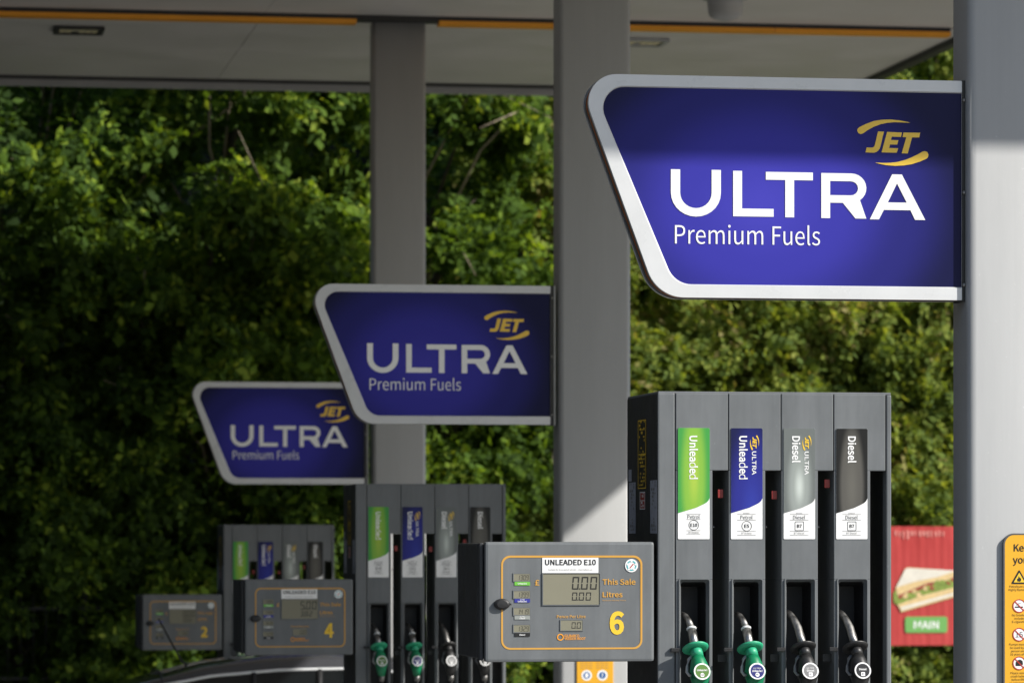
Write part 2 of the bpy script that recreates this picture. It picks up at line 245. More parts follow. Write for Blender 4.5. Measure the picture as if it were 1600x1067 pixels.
# letter outlines (units: thousandths), advance width first; capitals are CAP high
GLYPHS = {
 'S': ''' |78|
-|121|16 86 106 86 106 110 16 110
0|194|97 -5 130 4 156 29 172 70 177 129 172 187 156 229 130 253 97 261 64 253 39 229 23 187 18 129 23 70 39 29 64 4/97 21 72 33 55 68 48 129 55 190 72 225 97 236 123 225 140 190 146 129 140 68 123 33
1|194|31 0 172 0 172 27 120 27 120 257 96 257 81 249 63 243 42 238 42 218 88 218 88 27 31 27
2|194|15 0 177 0 177 28 106 28 92 27 78 26 64 25 105 67 137 108 157 147 165 186 155 226 129 252 90 261 60 257 36 244 14 224 33 206 48 221 66 231 86 235 112 229 128 211 133 185 126 150 104 112 68 68 15 19
3|194|92 -5 134 4 163 29 175 69 167 100 148 121 120 134 120 136 144 149 160 169 166 197 156 232 130 254 91 261 64 257 40 246 20 231 37 210 53 223 70 232 90 235 113 230 128 216 133 195 127 170 104 152 62 146 62 121 109 115 135 97 142 70 135 44 117 28 90 22 64 26 43 37 27 51 10 31 30 13 57 0
4|194|119 0 149 0 149 71 183 71 183 96 149 96 149 257 114 257 7 92 7 71 119 71/119 96 40 96 99 184 119 222 121 222 120 207 119 190 119 175
5|194|92 -5 123 1 150 18 169 46 176 83 165 130 137 157 98 165 84 164 72 161 60 155 67 229 163 229 163 257 39 257 30 137 47 126 61 134 75 139 90 141 118 134 137 114 143 83 136 50 116 29 89 22 62 26 42 37 26 50 9 29 30 13 56 0
6|194|105 -5 142 6 169 35 179 79 170 124 146 150 108 159 87 156 67 145 50 129 56 179 70 212 91 229 116 235 131 233 145 226 157 215 175 235 159 249 139 258 114 261 79 254 48 230 27 187 20 123 26 67 44 27 71 3/50 103 68 122 86 132 103 136 128 129 144 109 149 79 143 48 128 28 105 21 78 30 59 58
7|194|69 0 103 0 108 69 119 127 141 182 178 237 178 257 17 257 17 229 142 229 110 178 88 125 75 67
8|194|98 -5 140 4 168 28 178 62 172 92 156 114 135 129 135 131 151 146 164 168 169 193 161 228 136 252 99 261 63 252 38 230 28 195 33 171 46 151 63 136 63 135 40 118 23 95 16 64 27 28 56 4/116 139 87 152 66 170 57 195 63 217 77 232 98 237 122 231 137 214 142 191 139 173 130 155/98 19 71 25 52 42 44 67 49 90 61 109 80 125 114 110 138 91 148 63 142 40 124 25
9|194|82 -5 117 3 147 28 168 73 175 139 169 193 151 231 123 254 89 261 52 251 26 222 15 178 24 133 49 106 86 97 107 101 128 112 145 129 139 78 125 45 105 28 81 22 65 24 50 31 38 42 20 22 37 8 57 -1/145 155 127 136 109 125 91 121 66 128 51 148 46 178 51 209 67 229 89 236 117 227 136 200
:|97|49 137 60 140 69 148 72 161 69 174 60 182 49 186 37 182 29 174 26 161 29 148 37 140/49 -5 60 -1 69 7 72 20 69 32 60 41 49 44 37 41 29 32 26 20 29 7 37 -1
A|213|1 0 34 0 59 78 153 78 177 0 211 0 124 257 88 257/67 104 79 144 88 172 97 201 105 230 106 230 115 201 123 172 132 144 145 104
B|230|35 0 117 0 156 5 187 19 207 42 214 75 208 105 189 126 162 137 162 138 183 150 195 170 200 194 188 230 157 250 111 257 35 257/68 148 68 231 107 231 141 227 161 214 168 190 161 167 141 153 106 148/68 26 68 123 112 123 151 118 174 102 182 76 174 48 150 31 112 26
C|223|132 -5 163 0 189 12 211 32 193 53 176 37 156 27 133 24 100 31 75 52 59 85 54 129 59 172 76 205 101 226 134 233 155 230 172 221 187 209 204 230 187 245 163 257 134 261 89 252 53 226 29 184 20 128 29 72 52 31 88 4
D|241|35 0 101 0 152 9 190 34 212 75 220 129 212 184 189 224 152 248 99 257 35 257/68 27 68 230 97 230 136 224 165 204 181 172 187 129 181 86 165 54 136 34 97 27
E|206|35 0 187 0 187 28 68 28 68 121 165 121 165 149 68 149 68 229 183 229 183 257 35 257
F|193|35 0 68 0 68 115 166 115 166 143 68 143 68 229 183 229 183 257 35 257
G|241|136 -5 168 -1 195 10 215 25 215 133 131 133 131 106 186 106 186 39 173 31 157 26 139 24 103 31 76 52 59 85 54 129 60 172 77 205 104 226 139 233 162 230 180 221 194 209 212 230 194 245 170 256 138 261 91 252 54 226 29 184 20 128 29 72 53 31 90 4
H|255|35 0 68 0 68 121 187 121 187 0 220 0 220 257 187 257 187 149 68 149 68 257 35 257
I|103|35 0 68 0 68 257 35 257
K|226|35 0 68 0 68 81 112 134 189 0 225 0 132 159 213 257 176 257 68 128 68 128 68 257 35 257
L|190|35 0 180 0 180 28 68 28 68 257 35 257
M|284|35 0 64 0 64 142 64 167 62 193 60 218 62 218 82 159 131 26 153 26 201 159 222 218 223 218 221 193 220 167 219 142 219 0 249 0 249 257 210 257 161 119 155 102 149 84 143 66 142 66 136 84 130 102 123 119 74 257 35 257
N|253|35 0 66 0 66 135 65 162 64 189 62 215 63 215 91 162 185 0 218 0 218 257 187 257 187 123 188 96 189 69 192 42 190 42 162 95 68 257 35 257
O|260|130 -5 174 5 209 31 231 74 239 129 231 185 209 226 174 252 130 261 86 252 51 226 28 185 20 129 28 74 51 31 86 5/130 24 98 31 74 52 59 86 54 129 59 172 74 205 98 226 130 233 161 226 185 205 201 172 206 129 201 86 185 52 161 31
P|222|35 0 68 0 68 102 110 102 148 107 178 121 198 146 204 181 198 217 178 240 148 253 109 257 35 257/68 129 68 230 104 230 142 226 165 211 172 181 165 151 143 134 106 129
R|222|68 135 68 230 111 230 145 226 166 212 173 185 166 157 145 140 111 135/176 0 213 0 147 112 178 126 198 150 205 185 194 227 162 250 116 257 35 257 35 0 68 0 68 109 114 109
S|209|106 -5 153 5 183 31 194 68 187 100 168 122 141 137 104 153 84 162 68 175 62 196 68 215 84 228 110 233 132 230 151 222 168 209 185 230 164 246 139 257 110 261 68 252 39 228 29 193 37 162 57 141 81 127 118 111 140 101 155 87 161 65 154 44 136 29 107 24 81 28 57 39 36 56 17 33 42 13 72 0
T|210|89 0 121 0 121 229 199 229 199 257 11 257 11 229 89 229
U|252|126 -5 163 1 192 20 211 54 218 106 218 257 187 257 187 105 179 57 157 31 126 24 96 31 75 57 67 105 67 257 34 257 34 106 41 54 61 20 90 1
V|201|82 0 120 0 201 257 168 257 127 118 119 89 111 62 102 33 101 33 92 62 84 89 76 118 34 257 0 257
W|307|63 0 102 0 140 155 144 175 149 194 153 213 154 213 167 155 206 0 245 0 298 257 267 257 239 117 225 34 223 34 217 62 211 89 205 117 169 257 140 257 104 117 98 89 92 62 86 34 85 34 69 117 42 257 9 257
Y|186|77 0 109 0 109 99 186 257 153 257 120 184 111 165 103 147 94 128 92 128 84 147 75 165 67 184 34 257 0 257 77 99
a|197|76 -5 99 -1 120 9 139 23 140 23 143 0 169 0 169 117 162 158 141 185 103 195 74 191 49 182 29 170 41 148 58 158 77 165 98 168 122 161 134 144 137 120 85 111 49 97 28 77 21 49 28 20 47 2/85 21 68 24 56 34 51 51 59 73 87 89 137 99 137 46 120 32 103 24
b|216|116 -5 147 2 173 22 192 55 199 98 194 138 179 169 155 188 123 195 102 191 82 182 63 168 64 202 64 279 32 279 32 0 58 0 61 20 62 20 79 7 98 -2/111 22 97 24 81 30 64 42 64 142 82 156 99 165 115 168 144 159 160 135 165 98 158 57 139 31
c|179|107 -5 129 -2 150 7 169 19 155 41 142 31 127 25 110 22 79 31 59 57 51 95 59 133 80 159 111 168 125 166 137 160 149 152 165 173 150 184 132 192 110 195 75 188 46 169 26 137 18 95 25 53 44 22 72 2
d|217|97 -5 119 -1 138 9 155 22 156 22 159 0 185 0 185 279 153 279 153 206 154 173 138 185 121 192 101 195 70 188 43 168 25 137 19 95 24 53 40 21 65 2/104 22 76 31 58 56 51 95 59 133 79 159 106 168 122 166 137 160 153 148 153 48 137 34 121 25
e|194|109 -5 133 -2 154 5 172 15 160 36 146 28 130 23 113 21 81 29 59 52 50 88 178 88 179 106 170 153 145 184 103 195 72 188 44 168 25 137 18 95 25 53 45 22 74 2/49 110 59 142 79 163 104 169 129 163 146 143 151 110
f|114|12 164 37 164 37 0 69 0 69 164 110 164 110 190 69 190 69 220 72 241 81 253 96 258 103 257 110 255 118 252 125 277 115 280 104 282 93 283 62 276 43 254 37 221 37 190 12 188
g|197|96 -88 147 -78 181 -54 193 -22 185 4 163 19 126 23 89 23 69 26 59 33 56 44 57 53 62 61 68 67 77 63 86 61 96 60 131 68 156 91 166 126 164 142 158 155 150 166 189 166 189 190 123 190 115 193 106 194 96 195 61 187 35 163 25 127 29 106 38 89 50 76 50 75 40 66 32 54 29 39 31 26 37 15 46 8 46 6 31 -6 21 -21 18 -37 28 -64 55 -82/96 82 76 87 61 103 56 127 61 151 76 166 96 172 117 166 131 151 137 127 131 103 116 87/101 -65 71 -61 52 -50 46 -32 48 -21 54 -10 65 0 74 -2 82 -3 90 -3 123 -3 144 -5 157 -13 161 -27 154 -46 133 -60
h|213|32 0 64 0 64 138 82 154 98 164 116 167 137 162 149 145 152 116 152 0 184 0 184 120 178 161 159 186 126 195 102 191 81 179 63 163 64 202 64 279 32 279
i|96|32 0 64 0 64 190 32 190/48 229 59 232 67 239 70 251 67 262 59 269 48 271 37 269 30 262 27 251 30 239 37 232
k|193|32 0 64 0 64 50 99 92 155 0 190 0 118 113 181 190 146 190 65 90 64 90 64 279 32 279
l|99|66 -5 74 -4 79 -3 84 -2 80 23 73 22 69 23 66 28 64 36 64 279 32 279 32 38 36 15 47 0
m|324|32 0 64 0 64 138 81 154 97 164 112 167 132 162 144 145 147 116 147 0 179 0 179 138 196 154 212 164 227 167 247 162 259 145 263 116 263 0 294 0 294 120 288 161 269 186 237 195 215 190 194 178 174 159 164 178 146 191 121 195 100 191 80 179 62 162 62 162 58 190 32 190
n|214|32 0 64 0 64 138 82 154 98 164 116 167 137 162 149 145 152 116 152 0 184 0 184 120 178 161 159 186 126 195 102 191 81 179 62 162 62 162 58 190 32 190
o|212|106 -5 139 2 167 22 187 53 194 95 187 137 167 169 139 188 106 195 73 188 45 169 25 137 18 95 25 53 45 22 73 2/106 22 77 31 58 57 51 95 58 133 77 159 106 168 135 159 154 133 161 95 154 57 135 31
p|217|32 -80 64 -80 64 -16 63 18 81 5 98 -2 116 -5 147 2 173 22 192 55 199 98 194 138 179 169 155 188 123 195 101 191 81 181 62 168 62 168 58 190 32 190/111 22 97 24 81 30 64 42 64 142 82 156 99 165 115 168 144 159 160 135 165 98 158 57 139 31
r|136|32 0 64 0 64 122 79 148 95 162 112 166 119 166 125 165 131 163 137 191 131 193 124 195 116 195 96 190 78 176 62 155 62 155 58 190 32 190
s|164|82 -5 120 3 143 24 151 52 142 81 120 98 93 110 73 118 58 128 52 143 56 156 68 166 88 170 103 168 117 162 131 153 146 173 130 184 110 192 87 195 52 188 29 168 22 141 30 115 51 97 77 86 98 78 114 66 120 50 116 35 104 24 83 20 62 23 44 31 27 43 11 22 31 8 56 -1
t|132|92 -5 104 -4 116 -1 127 2 121 27 114 24 106 22 99 21 82 26 72 38 70 58 70 164 121 164 121 190 70 190 70 244 43 244 40 190 9 188 9 164 38 164 38 59 43 25 60 3
u|213|88 -5 112 0 132 12 151 30 152 30 154 0 181 0 181 190 149 190 149 55 132 37 115 26 97 23 77 28 65 45 62 74 62 190 29 190 29 70 36 29 55 4
v|182|73 0 111 0 178 190 146 190 110 82 93 26 91 26 74 82 38 190 5 190
w|281|62 0 99 0 126 102 131 120 135 138 139 157 141 157 145 138 150 120 154 103 181 0 220 0 272 190 241 190 213 80 202 27 200 27 187 80 157 190 126 190 96 80 83 27 82 27 70 80 42 190 9 190
x|174|5 0 39 0 64 44 84 78 85 78 93 67 100 56 106 44 134 0 169 0 106 96 164 190 131 190 107 148 91 117 89 117 83 127 76 138 70 148 45 190 10 190 68 99
y|182|35 -82 68 -73 91 -50 106 -16 178 190 147 190 112 85 97 31 95 31 89 49 82 67 76 85 38 190 5 190 81 0 77 -15 67 -36 53 -50 34 -56 19 -53 13 -78 19 -80 27 -81
£|194|21 112 60 112 62 90 58 62 44 38 21 20 21 0 177 0 177 28 67 28 67 29 80 46 88 65 91 90 89 112 147 112 147 133 84 133 80 150 76 165 75 181 80 205 95 222 118 228 134 225 147 218 158 207 177 225 161 240 141 250 116 254 78 245 53 221 44 183 45 166 49 150 54 133 47 133 21 132''',
}
CAP = {'S': 257.0}
_gl = {f: {l[0]: (int(l[2:].split('|')[0]), [[int(v) for v in c.split()] for c in l[2:].split('|')[1].split('/') if c]) for l in t.split('\n') if len(l) > 2} for f, t in GLYPHS.items()}
_tc = {}
def text_geo(string, weight, font):
    """filled outlines of a line of print; capitals 1 unit high, pen starts at 0"""
    key = (string, weight, font)
    if key in _tc: return _tc[key]
    cu = bpy.data.curves.new('lettering', 'CURVE'); cu.dimensions = '2D'; cu.fill_mode = 'FRONT'; cu.offset = weight
    pen = 0.0; k = 1 / CAP[font]
    for ch in string:
        adv, cont = _gl[font].get(ch, _gl[font][' '])
        for c in cont:
            sp = cu.splines.new('POLY'); sp.points.add(len(c) // 2 - 1); sp.use_cyclic_u = True
            for i in range(len(c) // 2): sp.points[i].co = (pen + c[2 * i] * k, c[2 * i + 1] * k, 0, 1)
        pen += adv * k
    o = bpy.data.objects.new('lettering', cu); C.objects.link(o)
    me = bpy.data.meshes.new_from_object(o.evaluated_get(bpy.context.evaluated_depsgraph_get()))
    vs = [(v.co.x, v.co.y) for v in me.vertices]; fs = [tuple(p.vertices) for p in me.polygons]; ff = []
    for f in fs:
        a = sum(vs[f[i]][0] * vs[f[(i + 1) % len(f)]][1] - vs[f[(i + 1) % len(f)]][0] * vs[f[i]][1] for i in range(len(f)))
        ff.append(f if a > 0 else f[::-1])
    bpy.data.objects.remove(o); bpy.data.curves.remove(cu); bpy.data.meshes.remove(me)
    xs = [v[0] for v in vs]; _tc[key] = (vs, ff, min(xs), max(xs)); return _tc[key]

def rpoly(pts, rad, n=8):
    """outline with rounded corners, same point count whatever the radii"""
    out = []; N = len(pts)
    for i in range(N):
        p = Vector(pts[i]); a = (Vector(pts[i - 1]) - p).normalized(); b = (Vector(pts[(i + 1) % N]) - p).normalized()
        r = rad[i] if isinstance(rad, (list, tuple)) else rad
        ang = a.angle(b); t = r / math.tan(ang / 2); c = p + (a + b).normalized() * (r / math.sin(ang / 2))
        s0 = p + a * t - c; e0 = p + b * t - c
        a0 = math.atan2(s0.y, s0.x); a1 = math.atan2(e0.y, e0.x); d = (a1 - a0 + math.pi) % (2 * math.pi) - math.pi
        for k in range(n + 1):
            q = a0 + d * k / n; out.append((c.x + r * math.cos(q), c.y + r * math.sin(q)))
    return out
def rrect(x0, x1, z0, z1, r, n=6): return rpoly([(x0, z0), (x1, z0), (x1, z1), (x0, z1)], r, n)
def circle(cx, cz, r, n=28): return [(cx + r * math.cos(2 * math.pi * k / n), cz + r * math.sin(2 * math.pi * k / n)) for k in range(n)]

def tag(o, label=None, cat=None, group=None, kind=None):
    for k, v in (('label', label), ('category', cat), ('group', group), ('kind', kind)):
        if v: o[k] = v
    return o
def empty(name, loc, label=None, cat=None, group=None):
    o = bpy.data.objects.new(name, None); C.objects.link(o); o.location = loc; o.empty_display_size = .2
    return tag(o, label, cat, group)
def copy_tree(o, parent=None):
    c = o.copy(); C.objects.link(c); c.parent = parent
    for ch in list(o.children): copy_tree(ch, c)
    return c

# ------------------------------------------------------------------ setting: forecourt, islands, added bank
ys = [-60, 5, 48, 160]; vs = []; fs = []
for y in ys:
    for x in (-90, 90): vs.append((x, y, ground_z(y)))
for i in range(3): fs.append((2 * i, 2 * i + 1, 2 * i + 3, 2 * i + 2))
g = MB(); g.add(vs, fs, 'asphalt'); tag(g.build('forecourt_ground'), kind='structure')

ROWY = [15.0, 24.0, 33.0]
DROP = [0.0, -.243, -.470]          # pump rows stand lower on the falling ground
PX0 = [XP(1028, 15), XP(555.5, 24), XP(349.5, 33)]
COLX = [XP(1513, 14.96), XP(874, 23.96), XP(583, 32.96)]
for k in range(3):
    b = MB(); z = ground_z(ROWY[k] + .3); M = None
    b.box(PX0[k] - 1.5, PX0[k] + 3.0, ROWY[k] - .35, ROWY[k] + 1.0, z - .1, DROP[k] + .15, 'kerb', .03)
    tag(b.build('pump_island'), kind='structure')

nx, ny = 80, 40; vs = []; fs = []                     # added bank: dark backing behind the trees; unseen left wing blocks sky light
def bank_h(x, y):
    d = max(y - 43.8, (-11.5 - x) * .9 + .15 * (y - 30) * 0)
    d = max(0.0, d); return 12.5 * (1 - math.exp(-d / 5.5)) + (.35 * math.sin(x * 1.3 + y) + .3 * math.sin(x * .43 + 2 * y)) * min(1, d / 2)
for j in range(ny):
    for i in range(nx):
        x = -40 + 80 * i / (nx - 1); y = -10 + 80 * j / (ny - 1); d = bank_h(x, y)
        vs.append((x, y, ground_z(y) - .25 + d))
for j in range(ny - 1):
    for i in range(nx - 1):
        a = j * nx + i; q = (a, a + 1, a + nx + 1, a + nx)
        if max(bank_h(vs[k][0], vs[k][1]) for k in q) > 0: fs.append(q)
g = MB(); g.add(vs, fs, 'earth'); tag(g.build('sky_block_bank', smooth=True), kind='structure')

# ------------------------------------------------------------------ canopy
H = EYE + 4.5; CX0, CX1, CY0, CY1 = -9.0, 9.47, 12.70, 37.8
can = empty('canopy', (0, 25, H), 'flat pale forecourt canopy with orange line along its underside', 'canopy')
def cb(name): return MB(), name
b = MB(); b.box(CX0, CX1, CY0 - 25, CY1 - 25, .10, 1.2, 'trim_grey'); b.build('roof_slab', can)
# soffit panels, long boards running across the forecourt
py = CY0
pan = [CY0, 16.2, 19.6, 23, 26.4, 29.8, 32.86, 33.0, 35.5, CY1 - .14]
for k in range(len(pan) - 1):
    if k == 6: continue
    for (x0, x1) in ((CX0, -3.0), (-3.0, 3.2), (3.2, CX1)):
        b = MB(); b.box(x0 + .003, x1 - .003, pan[k] + .003 - 25, pan[k + 1] - .003 - 25, 0, .08, 'soffit'); b.build('soffit_panel', can)
# down-stand trim on the third column line: dark upper part, orange lower part, broken at the column
zt = 0.0
def strip_piece(x0, x1):
    b = MB(); b.box(x0, x1, 32.86 - 25, 32.99 - 25, -.035, .08, 'trim_dark'); b.build('trim_rail', can)
    b = MB(); b.box(x0, x1, 32.85 - 25, 32.995 - 25, -.074, -.036, 'orange'); b.build('orange_strip', can)
cx = COLX[2]
for a, c_ in ((CX0, XP(557, 32.86)), (XP(686, 32.86), XP(1210, 32.86)), (XP(1211, 32.86), CX1 - .2)): strip_piece(a, c_)
b = MB(); b.box(XP(557.4, 32.86), XP(685.6, 32.86), 32.87 - 25, 33.02 - 25, -.045, .078, 'trim_dark'); b.build('column_collar', can)
# rear, side and front edges; fascia made taller to shade the trees behind
b = MB(); b.box(CX0, CX1, CY1 - .137 - 25, CY1 - 25, -.02, .09, 'trim_dark'); b.build('gutter', can)
b = MB(); b.box(CX0, CX1, CY1 + .003 - 25, CY1 + .06 - 25, -.085, 1.42, 'trim_grey', .006); b.build('fascia', can)
b = MB(); b.box(CX1 + .003, CX1 + .10, CY0 - 25, CY1 - 25, -.05, 1.42, 'trim_dark', .006); b.build('fascia', can)
b = MB(); b.box(CX0 - .1, CX0 - .003, CY0 - 25, CY1 - 25, -.05, 1.42, 'trim_dark', .006); b.build('fascia', can)
b = MB(); b.box(CX0, CX1, CY0 - .08 - 25, CY0 - .003 - 25, -.005, 1.42, 'trim_grey', .006); b.build('fascia', can)

def soffit_lamp(px, py, label, fm='trim_dark'):
    Y = 4.5 / (840 - py) * FPX; Y = 34.15; x = XP(px, Y)
    t = empty('canopy_lamp', (x, Y, H), label, 'lamp', 'lamps under the canopy'); t.scale = (.88, .85, .8)
    b = MB(); b.ring(rrect(-.25, .25, -.25, .25, .02), rrect(-.2, .2, -.2, .2, .02), 0, fm)
    b.wall(rrect(-.25, .25, -.25, .25, .02), 0, .03, fm); b.wall(rrect(-.2, .2, -.2, .2, .02)[::-1], 0, .03, fm)
    b.v = [(p[0], p[2], -.04 + p[1]) for p in b.v]; b.build('lamp_frame', t)
    for r_ in range(2):
        for k in range(6):
            if k == 2 and r_: continue
            b = MB(); b.box(-.19 + k * .065, -.135 + k * .065, -.17 + r_ * .19, -.02 + r_ * .19, -.026, -.012, 'lamp_glass', .004); b.build('lens', t)
soffit_lamp(123, 53, 'unlit square lamp in the canopy underside near its left end')
soffit_lamp(1003, 72, 'unlit square lamp in the canopy underside behind the second column', 'trim_grey')
t = empty('dome_camera', (XP(1133, 31.2), 31.2, H), 'grey dome housing hanging under the canopy above the largest sign', 'camera')
b = MB(); b.lathe([(0, 0), (.19, 0), (.19, -.03), (.15, -.04), (.145, -.10), (.14, -.14)], 'trim_grey', 28); b.build('dome_base', t, True)
b = MB(); b.lathe([(.14, -.14), (.132, -.17), (.10, -.195), (.05, -.208), (0, -.21)], 'trim_grey', 28); b.build('dome_cover', t, True)

# ------------------------------------------------------------------ columns
CW, CD = .462, .25
for k in range(3):
    y0 = ROWY[k] - .04
    t = empty('canopy_column', (COLX[k], y0, DROP[k] + .15),
              ['pale square canopy column at the right edge carrying the largest sign', 'pale canopy column in the middle, half sunlit, behind the pump numbered 6',
               'pale canopy column farthest back, rising behind the pump numbered 4'][k], 'column', 'canopy columns')
    top = H - (DROP[k] + .15)
    if k == 2: top -= .046
    o = rpoly([(0, 0), (CW, 0), (CW, CD), (0, CD)], .035, 5); n = len(o)
    b = MB(); b.add([(p[0], p[1], 0) for p in o] + [(p[0], p[1], top) for p in o], [(i, (i + 1) % n, n + (i + 1) % n, n + i) for i in range(n)] + [tuple(range(n, 2 * n))], 'column_paint')
    b.build('shaft', t, True)
    b = MB(); o2 = rpoly([(-.02, -.02), (CW + .02, -.02), (CW + .02, CD + .02), (-.02, CD + .02)], .04, 5)
    b.add([(p[0], p[1], 0) for p in o2] + [(p[0], p[1], .12) for p in o2], [(i, (i + 1) % n, n + (i + 1) % n, n + i) for i in range(n)] + [tuple(range(n, 2 * n))], 'trim_dark'); b.build('foot_plate', t)

# ------------------------------------------------------------------ hanging signs (local X right from the column, Z down from top; metres)
def sx(zx): return (zx - 1385) / 2.2222 * .002635      # from the enlarged view of the sign
def sz(zy): return -(zy - 60) / 2.2222 * .002508
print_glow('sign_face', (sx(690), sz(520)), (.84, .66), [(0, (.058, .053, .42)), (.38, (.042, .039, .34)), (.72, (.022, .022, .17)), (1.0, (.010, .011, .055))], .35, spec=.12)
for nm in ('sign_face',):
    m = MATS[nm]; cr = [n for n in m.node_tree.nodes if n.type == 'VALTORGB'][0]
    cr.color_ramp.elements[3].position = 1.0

def jet_shapes(sc, ox, oz):
    """emblem outlines, metres; sc metres per traced unit"""
    def T(L): return [(ox + x * sc, oz - y * sc) for x, y in L]
    J = [(580, 370), (668, 370), (618, 575), (605, 612), (582, 645), (555, 664), (520, 674), (395, 672), (412, 602), (492, 602), (514, 596), (528, 578), (536, 552)]
    E = [(715, 373), (935, 378), (920, 442), (785, 440), (772, 488), (882, 490), (865, 553), (757, 553), (745, 603), (878, 605), (858, 670), (632, 668)]
    Tt = [(958, 378), (1205, 378), (1190, 445), (1085, 445), (1020, 678), (930, 676), (1000, 445), (942, 442)]
    up = [(272, 360), (280, 335), (300, 315), (400, 265), (520, 220), (640, 200), (770, 195), (900, 205), (1000, 222), (1060, 235), (950, 234), (830, 232), (720, 242), (620, 264), (520, 302), (430, 352), (360, 400), (325, 412), (290, 398)]
    dn = [(535, 815), (650, 820), (760, 816), (870, 802), (980, 772), (1080, 732), (1180, 682), (1240, 648), (1275, 640), (1310, 652), (1328, 690), (1318, 728), (1300, 748), (1200, 792), (1080, 830), (960, 850), (830, 858), (700, 850), (600, 832)]
    return [T(J), T(E), T(Tt)], [T(up), T(dn)]

def ultra_shapes():
    S = []
    def P(L): return [(sx(x), sz(y)) for x, y in L]
    # U
    n = 14; o = [(376, 393), (408, 393), (408, 472)]; cx_, cy_ = 462, 475
    o += [(cx_ - 54 * math.cos(math.pi * k / n), cy_ + 54 * math.sin(math.pi * k / n)) for k in range(n + 1)]
    o += [(516, 393), (548, 393), (548, 472)]
    o += [(cx_ + 86 * math.cos(math.pi * k / n), cy_ + 84 * math.sin(math.pi * k / n)) for k in range(n + 1)]
    S.append(P(o))
    S.append(P([(590, 395), (621, 395), (621, 528), (730, 528), (730, 556), (590, 556)]))
    S.append(P([(703, 397), (866, 397), (866, 425), (801, 425), (801, 557), (770, 557), (770, 425), (703, 425)]))
    # R as bowl + leg
    arc = lambda cx_, cy_, r, a0, a1, n: [(cx_ + r * math.cos(R(a0 + (a1 - a0) * k / n)), cy_ + r * math.sin(R(a0 + (a1 - a0) * k / n))) for k in range(n + 1)]
    out = [(895, 558), (895, 398)] + arc(1000, 450, 52, -90, 55, 10) + [(1052, 558), (1014, 558), (970, 503)]
    inn = [(970, 476)] + arc(998, 451, 25, 90, -90, 8) + [(926, 426), (926, 476)]
    S.append(P(out + [(926, 503)] + [(926, 558)]))
    Rhole = P(inn)
    A = [(1142, 399), (1176, 399), (1258, 560), (1222, 560), (1206, 526), (1113, 526), (1096, 560), (1064, 560)]
    Ahole = [(1127, 499), (1193, 499), (1159, 431)]
    return S, P(A), Rhole, P(Ahole)

def holed(pts, hole):                                  # polygon with one hole, triangulated
    bm = bmesh.new(); es = []
    for L in (pts, hole):
        vv = [bm.verts.new((p[0], 0, p[1])) for p in L]
        es += [bm.edges.new((vv[i], vv[(i + 1) % len(vv)])) for i in range(len(vv))]
    bmesh.ops.triangle_fill(bm, use_beauty=True, use_dissolve=False, edges=es); bm.verts.index_update()
    vs = [tuple(v.co) for v in bm.verts]; fs = []
    for f in bm.faces:
        f.normal_update(); q = [v.index for v in f.verts]; fs.append(q if f.normal.y < 0 else q[::-1])
    bm.free(); return vs, fs

